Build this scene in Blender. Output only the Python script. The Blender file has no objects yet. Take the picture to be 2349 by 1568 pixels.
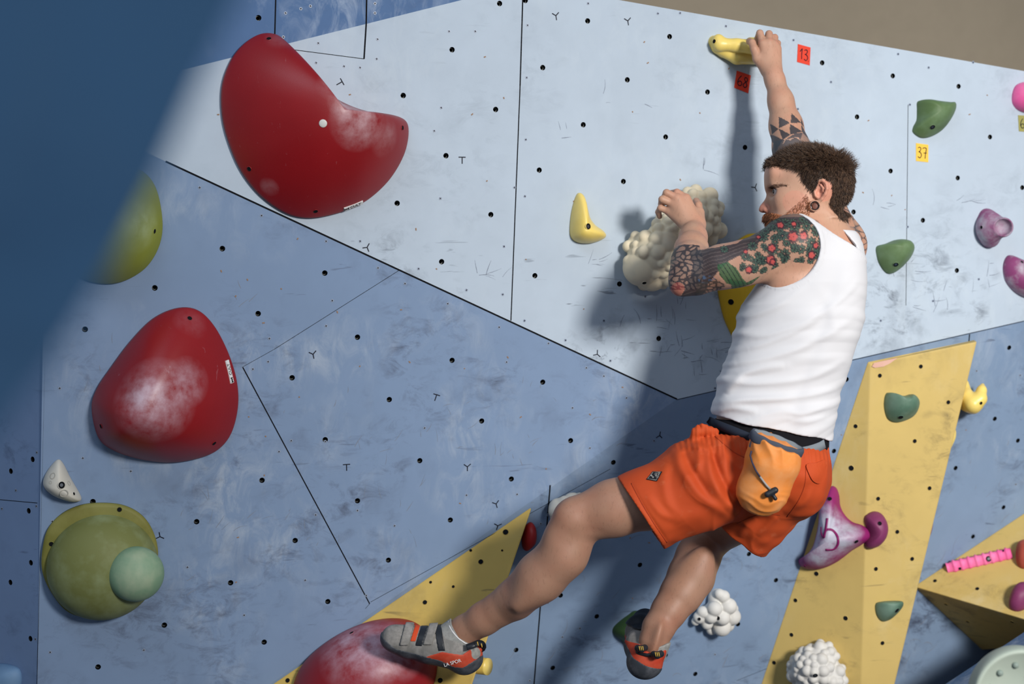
import bpy, bmesh, math, random
import numpy as np
from mathutils import Vector, Matrix, geometry
from mathutils.bvhtree import BVHTree

# ------------------------------------------------------------------ camera, world, lights, exposure
F = 3600.0                      # focal length in pixels of the 2349 px wide frame
CZ = 1.9                        # camera height
scene = bpy.context.scene
COL = scene.collection
cam_d = bpy.data.cameras.new('camera'); cam = bpy.data.objects.new('camera', cam_d); COL.objects.link(cam)
cam.location = (0, 0, CZ); cam.rotation_euler = (math.pi/2, 0, 0)
cam_d.sensor_width = 36.0; cam_d.lens = 36.0*F/2349.0; cam_d.clip_start = 0.05
cam_d.dof.use_dof = True; cam_d.dof.focus_distance = 4.08; cam_d.dof.aperture_fstop = 2.3
scene.camera = cam

world = bpy.data.worlds.new('world'); scene.world = world; world.use_nodes = True
bg = world.node_tree.nodes['Background']
bg.inputs[0].default_value = (0.70, 0.81, 1.0, 1); bg.inputs[1].default_value = 0.28

def area(name, loc, target, size, power, color):
    l = bpy.data.lights.new(name, 'AREA'); l.shape = 'RECTANGLE'; l.size = size[0]; l.size_y = size[1]
    l.energy = power; l.color = color
    o = bpy.data.objects.new(name, l); COL.objects.link(o); o.location = loc
    o.rotation_euler = (Vector(target)-Vector(loc)).to_track_quat('-Z', 'Y').to_euler()
    return o
key = area('key_light', (2.9, -1.1, 3.25), (1.45, 4.5, 1.75), (0.9, 0.9), 100, (1.0, 0.96, 0.91)); key.data.spread = math.radians(80)  # key light behind the camera at upper right, set by the cast shadows
area('fill_light', (-1.5, 0.5, 5.4), (-0.2, 4.3, 1.9), (2.6, 1.6), 62, (0.72, 0.85, 1.0))  # added soft fill from overhead left, not a visible fixture
scene.view_settings.view_transform = 'Standard'; scene.view_settings.look = 'None'
scene.view_settings.gamma = 1; scene.view_settings.use_curve_mapping = False
scene.view_settings.exposure = -0.13

# ------------------------------------------------------------------ helpers
def W(px, py, Y):
    return Vector(((px-1174.5)/F*Y, Y, CZ-(py-784.0)/F*Y))
def lin(c):
    return tuple(((v/255)/12.92 if v/255 <= .04045 else ((v/255+.055)/1.055)**2.4) for v in c)
def mesh_obj(name, verts, faces, mat=None, parent=None, smooth=False):
    me = bpy.data.meshes.new(name)
    me.from_pydata([tuple(v) for v in verts], [], [tuple(f) for f in faces]); me.update()
    if smooth: me.polygons.foreach_set('use_smooth', [True]*len(me.polygons))
    o = bpy.data.objects.new(name, me); COL.objects.link(o)
    if mat:
        for m in (mat if isinstance(mat, (list, tuple)) else [mat]): me.materials.append(m)
    if parent: o.parent = parent; 
    return o
def np_mesh(name, V, Q, mat=None, parent=None, smooth=True):
    me = bpy.data.meshes.new(name)
    V = np.asarray(V, dtype=np.float32); Q = np.asarray(Q, dtype=np.int32); n = Q.shape[1]
    me.vertices.add(len(V)); me.vertices.foreach_set('co', V.ravel())
    me.loops.add(Q.size); me.loops.foreach_set('vertex_index', Q.ravel())
    me.polygons.add(len(Q)); me.polygons.foreach_set('loop_start', np.arange(0, Q.size, n, dtype=np.int32))
    me.update(calc_edges=True); me.validate()
    if smooth: me.polygons.foreach_set('use_smooth', np.ones(len(me.polygons), dtype=bool))
    o = bpy.data.objects.new(name, me); COL.objects.link(o)
    if mat: me.materials.append(mat)
    if parent: o.parent = parent
    return o
def tag(o, label=None, cat=None, group=None, kind=None):
    if label: o['label'] = label
    if cat: o['category'] = cat
    if group: o['group'] = group
    if kind: o['kind'] = kind
    return o
def empty(name, loc):
    o = bpy.data.objects.new(name, None); COL.objects.link(o); o.location = loc
    o.empty_display_size = .05
    return o
def adopt(root, ch):
    ch.parent = root; ch.matrix_parent_inverse = Matrix.Translation(root.location).inverted()
    return ch
def color_attr(o, rgb):
    a = o.data.color_attributes.new('Col', 'FLOAT_COLOR', 'POINT')
    c = np.ones((len(o.data.vertices), 4), dtype=np.float32); c[:, :3] = rgb
    a.data.foreach_set('color', c.ravel())

# ---- materials
class NT:
    def __init__(s, name, rough=.6, spec=.3):
        s.m = bpy.data.materials.new(name); s.m.use_nodes = True; s.t = s.m.node_tree
        s.b = s.t.nodes['Principled BSDF']; s.b.inputs['Roughness'].default_value = rough
        s.b.inputs['Specular IOR Level'].default_value = spec
        s.tc = s.t.nodes.new('ShaderNodeTexCoord')
    def n(s, typ, **kw):
        x = s.t.nodes.new(typ)
        for k, v in kw.items():
            if hasattr(x, k): setattr(x, k, v)
            else: x.inputs[k.replace('_', ' ')].default_value = v
        return x
    def link(s, a, b): s.t.links.new(a, b)
    def coords(s, scale=(1, 1, 1), rot=(0, 0, 0)):
        mp = s.t.nodes.new('ShaderNodeMapping'); mp.inputs['Scale'].default_value = scale
        mp.inputs['Rotation'].default_value = rot
        s.link(s.tc.outputs['Object'], mp.inputs[0]); return mp.outputs[0]
    def noise(s, scale, detail=4, rough=.55, co=None, dist=0.0):
        x = s.n('ShaderNodeTexNoise'); x.inputs['Scale'].default_value = scale
        x.inputs['Detail'].default_value = detail; x.inputs['Roughness'].default_value = rough
        x.inputs['Distortion'].default_value = dist
        s.link(co if co is not None else s.tc.outputs['Object'], x.inputs['Vector']); return x.outputs[0]
    def ramp(s, fac, a, b, va=0.0, vb=1.0):
        x = s.n('ShaderNodeMapRange'); x.inputs[1].default_value = a; x.inputs[2].default_value = b
        x.inputs[3].default_value = va; x.inputs[4].default_value = vb; x.clamp = True
        s.link(fac, x.inputs[0]); return x.outputs[0]
    def math(s, op, a, b=None):
        x = s.n('ShaderNodeMath'); x.operation = op
        for i, v in enumerate((a, b)):
            if v is None: continue
            if isinstance(v, (int, float)): x.inputs[i].default_value = v
            else: s.link(v, x.inputs[i])
        return x.outputs[0]
    def mix(s, fac, a, b, mode='MIX'):
        x = s.n('ShaderNodeMix'); x.data_type = 'RGBA'; x.blend_type = mode
        if isinstance(fac, (int, float)): x.inputs[0].default_value = fac
        else: s.link(fac, x.inputs[0])
        for i, v in ((6, a), (7, b)):
            if isinstance(v, tuple): x.inputs[i].default_value = (*v[:3], 1)
            else: s.link(v, x.inputs[i])
        return x.outputs[2]
    def out(s, col, bump=None, bstr=.2, bdist=.002):
        if isinstance(col, tuple): s.b.inputs['Base Color'].default_value = (*col[:3], 1)
        else: s.link(col, s.b.inputs['Base Color'])
        if bump is not None:
            x = s.n('ShaderNodeBump'); x.inputs['Strength'].default_value = bstr; x.inputs['Distance'].default_value = bdist
            s.link(bump, x.inputs['Height']); s.link(x.outputs[0], s.b.inputs['Normal'])
        return s.m

def plain(name, rgb, rough=.6, spec=.3, metal=0):
    t = NT(name, rough, spec); t.b.inputs['Metallic'].default_value = metal
    return t.out(lin(rgb))
def wall_mat(name, rgb, chalk, dirt, dirtamt, chalkamt, seed=0, zr=None):
    t = NT(name, .62, .25)
    co = t.coords()
    base = t.mix(t.ramp(t.noise(1.6, 3), .3, .7), lin(rgb), tuple(v*1.12 for v in lin(rgb)))
    base = t.mix(t.ramp(t.noise(14, 5), .35, .75, 0, .25), base, tuple(v*.86 for v in lin(rgb)))
    if zr:
        sp = t.n('ShaderNodeSeparateXYZ'); t.link(t.tc.outputs['Object'], sp.inputs[0])
        dirtamt = t.math('MULTIPLY', t.ramp(sp.outputs[2], zr[0], zr[1], .12, 1), dirtamt)
    # chalk smears
    m = t.math('MULTIPLY', t.ramp(t.noise(2.3, 3), .47, .66), t.ramp(t.noise(17, 8, .68, t.coords((1, 1, .5), (0, .5, 0)), .8), .46, .70))
    base = t.mix(t.math('MULTIPLY', m, chalkamt), base, lin(chalk))
    # rubber scuffs: streaky, in patches
    big = t.ramp(t.noise(3.1, 4, .6, t.coords((1, 1, 1), (0, .3, .4))), .48, .64)
    sc = t.ramp(t.noise(21, 8, .72, t.coords((.6, .6, 1.0), (0, -.5, 0)), .6), .49, .70)
    base = t.mix(t.math('MULTIPLY', t.math('MULTIPLY', big, sc), dirtamt), base, lin(dirt))
    sm = t.ramp(t.noise(6, 5, .6, t.coords((1, 1, .8), (.3, .9, 0))), .58, .80)
    base = t.mix(t.math('MULTIPLY', sm, t.math('MULTIPLY', dirtamt, .35)), base, lin(dirt))
    # fine scratches
    sc2 = t.ramp(t.noise(60, 3, .5, t.coords((.12, .12, 1.0), (0, .15, 0)), .5), .665, .70)
    sc3 = t.ramp(t.noise(4, 2), .5, .6)
    base = t.mix(t.math('MULTIPLY', t.math('MULTIPLY', sc2, sc3), t.math('MULTIPLY', dirtamt, .5)), base, lin(dirt))
    return t.out(base, t.noise(900, 2), .12, .0006)
def hold_mat(name, rgb, rgb2, amt=.6, rough=.6, scale=9, spec=.35, grain=700, bstr=.25):
    t = NT(name, rough, spec)
    f = t.math('MULTIPLY', t.ramp(t.noise(scale, 4, .6), .42, .68), amt)
    c = t.mix(f, lin(rgb), lin(rgb2))
    return t.out(c, t.noise(grain, 2), bstr, .0008)
def chalk_blob_mat(name, rgb, chalk, blobs, rough=.5, spec=.4, grain=650):
    """hold plastic with worn chalk patches: blobs = [(center, radius, amount)]"""
    t = NT(name, rough, spec)
    c = t.mix(t.ramp(t.noise(7, 4), .3, .7, 0, .35), lin(rgb), tuple(v*1.35 for v in lin(rgb)))
    nz = t.ramp(t.noise(24, 6, .62), .28, .72)
    for cen, rad, amt in blobs:
        d = t.n('ShaderNodeVectorMath'); d.operation = 'DISTANCE'
        t.link(t.tc.outputs['Object'], d.inputs[0]); d.inputs[1].default_value = tuple(cen)
        f = t.math('MULTIPLY', t.math('MULTIPLY', t.ramp(d.outputs['Value'], rad, rad*.1), nz), amt)
        c = t.mix(f, c, lin(chalk))
    c = t.mix(t.math('MULTIPLY', t.ramp(t.noise(45, 5, .7, t.coords((1, 1, .4), (0, .6, 0)), 1), .66, .76), .25), c, lin(chalk))
    return t.out(c, t.noise(grain, 2), .2, .0008)

M = {}
M['white'] = wall_mat('white_paint', (170, 183, 196), (192, 203, 210), (62, 68, 80), 1.7, .35, zr=(2.25, 1.9))
M['blue'] = wall_mat('blue_paint', (121, 142, 171), (176, 186, 198), (72, 78, 96), .75, .75)
M['blue2'] = wall_mat('blue_paint_scuffed', (120, 141, 168), (168, 180, 196), (58, 64, 84), 1.0, .55)
M['deep'] = wall_mat('deep_blue_paint', (72, 102, 142), (170, 184, 202), (58, 70, 100), .4, .7)
M['fore'] = wall_mat('foreground_blue_paint', (102, 150, 190), (126, 160, 190), (50, 64, 92), .4, .3)
M['yvol'] = wall_mat('yellow_volume_paint', (190, 165, 100), (204, 188, 144), (104, 92, 64), .85, .7)
M['yvol2'] = wall_mat('yellow_volume_worn', (190, 162, 86), (206, 186, 138), (76, 72, 58), .95, .6)
M['side'] = wall_mat('side_blue_paint', (112, 136, 172), (150, 168, 190), (50, 60, 84), .8, .5)
M['dark'] = plain('dark_gap', (18, 20, 24), .8, .1)
M['metal'] = plain('zinc_metal', (84, 86, 84), .55, .4, .7)
M['bolt'] = plain('steel_bolt', (170, 172, 172), .25, .5, 1)
M['pen'] = plain('black_marker', (22, 26, 40), .6, .2)
M['scuff'] = plain('rubber_scuff', (126, 134, 148), .8, .1)
M['wood'] = plain('bare_wood', (150, 118, 92), .8, .1)
M['screw'] = plain('painted_screw_head', (150, 162, 182), .4, .4)
M['tan'] = wall_mat('tan_back_wall', (166, 152, 130), (178, 164, 142), (150, 136, 114), .2, .2)
M['mat_floor'] = hold_mat('grey_crash_mat', (70, 78, 92), (84, 92, 104))

# ---- planes from three (px, py, Y)
def plane3(a, b, c):
    A, B, C = (W(*q) for q in (a, b, c)); n = (B-A).cross(C-A).normalized()
    if n.y > 0: n = -n
    return A, n
def onp(pl, px, py, off=0.0):
    o, n = pl; d = W(px, py, 1.0)-Vector((0, 0, CZ)); c = Vector((0, 0, CZ))
    t = (o-c).dot(n)/d.dot(n)
    return c+d*t+n*off
PV, PR, PL, PD = (1553, 915, 4.5), (2349, 735, 4.85), (380, 370, 4.0), (85, 1568, 4.15)
PA = plane3(PV, PR, PL)
PB = plane3(PV, PL, PD)
_S = onp(PB, 620, 1568)
PC = plane3(PV, PR, (620, 1568, _S.y))
_c1, _c2 = onp(PB, 107, 700), onp(PB, 85, 1568)
PDp = plane3((107, 700, _c1.y), (85, 1568, _c2.y), (-300, 1200, 4.5))

def frame(n):
    u = Vector((1, 0, 0)); u = (u-n*u.dot(n)).normalized(); v = n.cross(u); 
    if v.z < 0: v = -v
    return u, v
def inside(pt, poly):
    x, y = pt; c = False; j = len(poly)-1
    for i in range(len(poly)):
        if (poly[i][1] > y) != (poly[j][1] > y) and x < (poly[j][0]-poly[i][0])*(y-poly[i][1])/(poly[j][1]-poly[i][1])+poly[i][0]: c = not c
        j = i
    return c
def panel(name, pl, poly, holes, mat, screws=(), marks=(), seams=(), thick=.04, hr=.0075, structure=True, skirt=True, twigs=(), scuffs=()):
    """flat board with real drilled bolt holes (nut at the bottom), screws, pen marks, seams"""
    o, n = pl; u, v = frame(n)
    to2 = lambda p: Vector(((p-o).dot(u), (p-o).dot(v), 0))
    V, Fc, mi = [], [], []
    outer = [onp(pl, *q) for q in poly]; K = 14
    hs = [h for h in holes if inside(h[:2], poly)]
    loops = [[to2(p) for p in outer]]
    flat = list(outer)
    for h in hs:
        c = onp(pl, h[0], h[1]); r = (h[2] if len(h) > 2 else hr)
        ring = [c+u*(r*math.cos(2*math.pi*k/K))+v*(r*math.sin(2*math.pi*k/K)) for k in range(K)]
        flat += ring; loops.append([to2(p) for p in ring])
    tris = geometry.tessellate_polygon(loops)
    V = list(flat)
    for t in tris:
        a, b, c = (V[i] for i in t)
        nn = (b-a).cross(c-a)
        Fc.append(t if nn.dot(n) > 0 else (t[0], t[2], t[1])); mi.append(0)
    no = len(outer); base = no
    for h in hs:                                   # hole walls, nut ring, dark bottom
        ring = list(range(base, base+K)); base += K
        b0 = len(V)
        V += [V[i]-n*.012 for i in ring]
        cen = sum((V[i] for i in range(b0, b0+K)), Vector())/K
        b1 = len(V); V += [cen+(V[i]-cen)*.62 for i in range(b0, b0+K)]
        b2 = len(V); V += [V[i]-n*.02 for i in range(b1, b1+K)]
        for k in range(K):
            k2 = (k+1) % K
            Fc.append((ring[k], ring[k2], b0+k2, b0+k)); mi.append(1)
            Fc.append((b0+k, b0+k2, b1+k2, b1+k)); mi.append(2)
            Fc.append((b1+k, b1+k2, b2+k2, b2+k)); mi.append(1)
        Fc.append(tuple(range(b2, b2+K))); mi.append(1)
    if skirt:
        b0 = len(V); V += [p-n*thick for p in outer]
        for k in range(no):
            k2 = (k+1) % no; Fc.append((k, b0+k, b0+k2, k2)); mi.append(0)
        Fc.append(tuple(range(b0, b0+no))); mi.append(0)
    def strip(p, q, w, m, h=.0006):
        d = (q-p).normalized(); s = n.cross(d)*w/2
        b = len(V); V.extend([p-s+n*h, p+s+n*h, q+s+n*h, q-s+n*h]); Fc.append((b, b+1, b+2, b+3)); mi.append(m)
    for s in seams:
        w = s[4] if len(s) > 4 else .003
        strip(onp(pl, s[0], s[1]), onp(pl, s[2], s[3]), w, 3, .0005)
    for s in screws:
        if not inside(s[:2], poly): continue
        c = onp(pl, s[0], s[1], .0007); r = .0042; b = len(V)
        V.append(c); V += [c+u*r*math.cos(k*.628)+v*r*math.sin(k*.628) for k in range(10)]
        for k in range(10): Fc.append((b, b+1+k, b+1+(k+1) % 10)); mi.append(4)
        a = random.random()*3; d1 = u*math.cos(a)+v*math.sin(a); d2 = n.cross(d1)
        for d in (d1, d2): strip(c-d*.003, c+d*.003, .0013, 3, .0005)
    for m in marks:                                # little Y and T marks in black pen
        x, y, ang, kind = m
        c = onp(pl, x, y); ca, sa = math.cos(math.radians(ang)), math.sin(math.radians(ang))
        R = lambda a, b: c+u*(a*ca-b*sa)+v*(a*sa+b*ca)
        L = .011
        if kind == 'Y': segs = [((0, 0), (0, -L*1.1)), ((0, 0), (-L*.9, L*.7)), ((0, 0), (L*.9, L*.7))]
        else: segs = [((0, L*.6), (0, -L)), ((-L*.9, L*.6), (L*.9, L*.6))]
        for a, b in segs: strip(R(*a), R(*b), .0026, 5, .0008)
    for x, y in twigs:                             # torn plywood specks
        if not inside((x, y), poly): continue
        c = onp(pl, x, y, .0008); a = random.random()*3; d = u*math.cos(a)+v*math.sin(a); L = .0015+random.random()*.002
        strip(c-d*L, c+d*L, .003, 6, .0004)
    for x, y, a, L, w, bend in scuffs:
        pts = []; ang = math.radians(a)
        for i in range(5):
            pts.append((x, y)); x += math.cos(ang)*L/4; y -= math.sin(ang)*L/4; ang += bend
        if all(inside(q, poly) for q in pts):
            for i in range(4): strip(onp(pl, *pts[i]), onp(pl, *pts[i+1]), w*(1, 1.3, .9, .5)[i], 7, .0003)
    ob = mesh_obj(name, V, Fc, [mat, M['dark'], M['metal'], M['dark'], M['screw'], M['pen'], M['wood'], M['scuff']])
    ob.data.polygons.foreach_set('material_index', mi)
    if structure: tag(ob, kind='structure')
    return ob
# ------------------------------------------------------------------ SDF tools
def vv(p): return np.array(tuple(p), dtype=np.float32)
def cone(a, b, ra, rb, k=.01, sc=None):
    a = vv(a); b = vv(b); ba = b-a; L = float(ba@ba)+1e-9
    def f(P):
        t = np.clip(((P-a)@ba)/L, 0, 1)
        return np.linalg.norm(P-(a+t[:, None]*ba), axis=1)-(ra+(rb-ra)*t)
    return ('add', f, k)
def ell(c, r, R=None, k=.01, op='add'):
    c = vv(c); r = np.array(r, dtype=np.float32); Rm = None if R is None else np.array(R, dtype=np.float32)
    def f(P):
        q = P-c
        if Rm is not None: q = q@Rm           # columns of R = local axes
        k0 = np.linalg.norm(q/r, axis=1); k1 = np.linalg.norm(q/(r*r), axis=1)+1e-6
        return k0*(k0-1)/k1
    return (op, f, k)
def func(f, k=.01, op='add'): return (op, f, k)
def halfspace(p, n):                     # keeps the side n points away from
    p = vv(p); n = vv(Vector(n).normalized())
    return ('int', lambda P: (P-p)@n, .002)
def comb(vals, ops):
    d = None
    for (op, k), x in zip(ops, vals):
        if op == 'add':
            if d is None: d = x.copy(); continue
            h = np.maximum(k-np.abs(d-x), 0)/k; d = np.minimum(d, x)-h*h*k*.25
        elif op == 'sub':
            x = -x; h = np.maximum(k-np.abs(d-x), 0)/k; d = np.maximum(d, x)+h*h*k*.25
        else:
            h = np.maximum(k-np.abs(d-x), 0)/k; d = np.maximum(d, x)+h*h*k*.25
    return d
def sdf_eval(prims, P):
    P = np.asarray(P, dtype=np.float32)
    return comb([p[1](P) for p in prims], [(p[0], p[2]) for p in prims])
def sdf_mesh(name, prims, lo, hi, res, mat=None, parent=None, disp=None, B=14):
    lo = vv(lo); hi = vv(hi); nb = np.ceil((hi-lo)/res/B).astype(int); dims = nb*B+1
    D = np.full(tuple(dims), .05, dtype=np.float32)
    cs = np.stack(np.meshgrid(*[np.arange(n) for n in nb], indexing='ij'), -1).reshape(-1, 3)
    cen = (lo+(cs+.5)*B*res).astype(np.float32); Rb = B*res*.87
    pv = [p[1](cen) for p in prims]; dt = comb(pv, [(p[0], p[2]) for p in prims])
    keep = np.nonzero(np.abs(dt) < Rb*1.25+.01)[0]
    ins = np.nonzero(dt <= -(Rb*1.25+.01))[0]
    for i in ins:
        a = cs[i]*B; D[a[0]:a[0]+B+1, a[1]:a[1]+B+1, a[2]:a[2]+B+1] = -.05
    g = np.stack(np.meshgrid(*[np.arange(B+1)]*3, indexing='ij'), -1).reshape(-1, 3)
    for i in keep:
        a = cs[i]*B
        P = (lo+(g+a)*res).astype(np.float32)
        sel = [j for j, p in enumerate(prims) if p[0] != 'add' or pv[j][i] < Rb*1.6+p[2]]
        if not any(prims[j][0] == 'add' for j in sel): continue
        d = comb([prims[j][1](P) for j in sel], [(prims[j][0], prims[j][2]) for j in sel])
        if disp is not None: d = d-disp(P)
        D[a[0]:a[0]+B+1, a[1]:a[1]+B+1, a[2]:a[2]+B+1] = d.reshape(B+1, B+1, B+1)
    # surface nets
    S = D < 0
    n0, n1, n2 = dims
    cnt = np.zeros((n0-1, n1-1, n2-1), dtype=np.uint8)
    for dx in (0, 1):
        for dy in (0, 1):
            for dz in (0, 1): cnt += S[dx:n0-1+dx, dy:n1-1+dy, dz:n2-1+dz]
    cells = np.nonzero((cnt > 0) & (cnt < 8)); nc = len(cells[0])
    idx = np.full(cnt.shape, -1, dtype=np.int32); idx[cells] = np.arange(nc)
    C = np.stack(cells, 1); acc = np.zeros((nc, 3), dtype=np.float32); num = np.zeros(nc, dtype=np.float32)
    cor = [(x, y, z) for x in (0, 1) for y in (0, 1) for z in (0, 1)]
    vals = {c: D[C[:, 0]+c[0], C[:, 1]+c[1], C[:, 2]+c[2]] for c in cor}
    for a in cor:
        for ax in range(3):
            if a[ax]: continue
            b = list(a); b[ax] = 1; b = tuple(b)
            va, vb = vals[a], vals[b]; m = (va < 0) != (vb < 0)
            t = np.where(m, va/(va-vb+1e-12), 0); p = np.tile(np.array(a, dtype=np.float32), (nc, 1)); p[:, ax] = t
            acc[m] += p[m]; num[m] += 1
    Vt = lo+(C+acc/num[:, None])*res
    quads = []
    for ax in range(3):
        sl = [slice(1, -1)]*3; sl[ax] = slice(0, -1)
        s2 = [slice(1, -1)]*3; s2[ax] = slice(1, None)
        a = S[tuple(sl)]; b = S[tuple(s2)]
        e = np.nonzero(a != b); E = np.stack(e, 1)
        off = np.ones(3, int); off[ax] = 0; E = E+off
        flip = a[e]
        u, w = [(1, 2), (2, 0), (0, 1)][ax]
        def g2(du, dw):
            q = E.copy(); q[:, u] -= du; q[:, w] -= dw
            return idx[q[:, 0], q[:, 1], q[:, 2]]
        q = np.stack([g2(0, 0), g2(1, 0), g2(1, 1), g2(0, 1)], 1)
        q = np.where(flip[:, None], q, q[:, ::-1]); quads.append(q)
    Q = np.concatenate(quads); Q = Q[(Q >= 0).all(1)]
    return np_mesh(name, Vt, Q, mat, parent)

# ---- holds whose outline is traced and domed
def catmull(pts, n=8, closed=True):
    out = []; N = len(pts)
    rng = range(N) if closed else range(N-1)
    for i in rng:
        if closed: p0, p1, p2, p3 = (Vector(pts[(i+k-1) % N]) for k in range(4))
        else: p0, p1, p2, p3 = Vector(pts[max(i-1, 0)]), Vector(pts[i]), Vector(pts[i+1]), Vector(pts[min(i+2, N-1)])
        for j in range(n):
            t = j/n
            out.append(.5*((2*p1)+(-p0+p2)*t+(2*p0-5*p1+4*p2-p3)*t*t+(-p0+3*p1-3*p2+p3)*t**3))
    if not closed: out.append(Vector(pts[-1]))
    return out
def pebble(name, pl, outline, peak, H, mat, parent=None, prof=None, rings=26, rim=.008, n=10, lean=(0, 0), sink=.004):
    """domed climbing hold: outline on the wall plane, height rising to the peak point"""
    o, nn = pl; u, v = frame(nn)
    pts = [onp(pl, p[0], p[1]) for p in catmull([(a, b, 0) for a, b in outline], n)]
    pk = onp(pl, *peak)
    prof = prof or (lambda s: (1-s**2.2)**.62)
    V = [p-nn*sink for p in pts]; N = len(pts); Fc = []
    V += [p+nn*rim for p in pts]
    for r in range(1, rings):
        s = 1-(r/rings)**1.35
        h = rim+H*prof(s)
        sh = (1-s)
        V += [pk+(p-pk)*s+nn*h+(u*lean[0]+v*lean[1])*prof(s) for p in pts]
    V.append(pk+nn*(rim+H*prof(0))+(u*lean[0]+v*lean[1])*prof(0))
    for r in range(rings):
        for k in range(N):
            k2 = (k+1) % N; a, b = r*N, (r+1)*N
            Fc.append((a+k, a+k2, b+k2, b+k))
    t = len(V)-1; a = rings*N
    for k in range(N): Fc.append((a+k, a+(k+1) % N, t))
    Fc.append(tuple(range(N-1, -1, -1)))
    ob = mesh_obj(name, V, Fc, mat, parent, True)
    bm = bmesh.new(); bm.from_mesh(ob.data); bmesh.ops.recalc_face_normals(bm, faces=bm.faces); bm.to_mesh(ob.data); bm.free()
    return ob
def hit(ob, px, py):
    me = ob.data
    bv = BVHTree.FromPolygons([v.co for v in me.vertices], [tuple(p.vertices) for p in me.polygons])
    c = Vector((0, 0, CZ)); d = (W(px, py, 1)-c).normalized()
    loc, nor, _, _ = bv.ray_cast(c, d)
    if loc is None: return None
    if nor.dot(d) > 0: nor = -nor
    return loc, nor
def bolt(ob, px, py, r=.008, kind='bolt', root=None, deep=True):
    """surface bolt: flat dark disc painted as the shaded well, plus steel socket head"""
    h = hit(ob, px, py)
    if h is None: print('no hit', ob.name, px, py); return None
    loc, nor = h; u, v = frame(nor) if abs(nor.z) < .95 else (Vector((1, 0, 0)), Vector((0, 1, 0)))
    V, Fc, mi = [], [], []; K = 16
    rr = [(1.18, .0002), (1.0, .0012), (.88, .0006), (.5, .0004)]  # rings lie on the surface; the well's shade is only dark colour
    for f, h_ in rr: V += [loc+(u*math.cos(2*math.pi*k/K)+v*math.sin(2*math.pi*k/K))*r*f+nor*h_ for k in range(K)]
    V.append(loc+nor*.0004)
    for j in range(3):
        for k in range(K):
            k2 = (k+1) % K; Fc.append((j*K+k, j*K+k2, (j+1)*K+k2, (j+1)*K+k)); mi.append([1, 0, 0][j])
    for k in range(K): Fc.append((3*K+k, 3*K+(k+1) % K, 4*K)); mi.append(0 if kind == 'bolt_hole' else 2)
    b = mesh_obj(kind, V, Fc, [M['dark'], ob.data.materials[0], M['bolt']])
    b.data.polygons.foreach_set('material_index', mi)
    root = root or ob
    adopt(root, b) if root.type == 'EMPTY' else setattr(b, 'parent', root)
    return b

def text_mesh(name, s, size, loc, right, up, mat, parent=None, extrude=.0004, bold=0):
    cu = bpy.data.curves.new(name, 'FONT'); cu.body = s; cu.size = size; cu.align_x = 'CENTER'; cu.align_y = 'CENTER'
    cu.extrude = extrude; cu.offset = bold
    tmp = bpy.data.objects.new(name+'_src', cu)
    COL.objects.link(tmp)
    dg = bpy.context.evaluated_depsgraph_get(); me = bpy.data.meshes.new_from_object(tmp.evaluated_get(dg))
    bpy.data.objects.remove(tmp); bpy.data.curves.remove(cu)
    r = Vector(right).normalized(); u_ = Vector(up); u_ = (u_-r*u_.dot(r)).normalized(); n = r.cross(u_)
    me.transform(Matrix(((r.x, u_.x, n.x, loc[0]), (r.y, u_.y, n.y, loc[1]), (r.z, u_.z, n.z, loc[2]), (0, 0, 0, 1))))
    me.materials.clear(); me.materials.append(mat); me.name = name
    o = bpy.data.objects.new(name, me); COL.objects.link(o)
    if parent: o.parent = parent
    return o
def tube(pts, r, name, mat, parent=None, K=10, r1=None):
    P = [Vector(p) for p in pts]; V, Fc = [], []; N = len(P)
    prev = None
    for i, p in enumerate(P):
        d = (P[min(i+1, N-1)]-P[max(i-1, 0)]).normalized()
        a = prev if prev else Vector((0, 0, 1)) if abs(d.z) < .9 else Vector((1, 0, 0))
        a = (a-d*a.dot(d)).normalized(); b = d.cross(a); prev = a
        rr = r if r1 is None else r+(r1-r)*i/(N-1)
        V += [p+(a*math.cos(2*math.pi*k/K)+b*math.sin(2*math.pi*k/K))*rr for k in range(K)]
    for i in range(N-1):
        for k in range(K):
            k2 = (k+1) % K; Fc.append((i*K+k, i*K+k2, (i+1)*K+k2, (i+1)*K+k))
    Fc.append(tuple(range(K-1, -1, -1))); Fc.append(tuple((N-1)*K+k for k in range(K)))
    return mesh_obj(name, V, Fc, mat, parent, True)
def ribbon(pts, nors, w, th, name, mat, parent=None, wv=None):
    """flat strap following points, lying against surface normals"""
    V, Fc = [], []; N = len(pts)
    for i in range(N):
        p = Vector(pts[i]); nn = Vector(nors[i]).normalized()
        d = (Vector(pts[min(i+1, N-1)])-Vector(pts[max(i-1, 0)])).normalized(); s = nn.cross(d).normalized()
        ww = (wv[i] if wv else w)/2
        V += [p-s*ww, p+s*ww, p+s*ww+nn*th, p-s*ww+nn*th]
    for i in range(N-1):
        for k in range(4):
            k2 = (k+1) % 4; Fc.append((i*4+k, i*4+k2, i*4+4+k2, i*4+4+k))
    Fc += [(3, 2, 1, 0), tuple((N-1)*4+k for k in range(4))]
    return mesh_obj(name, V, Fc, mat, parent, True)
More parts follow.
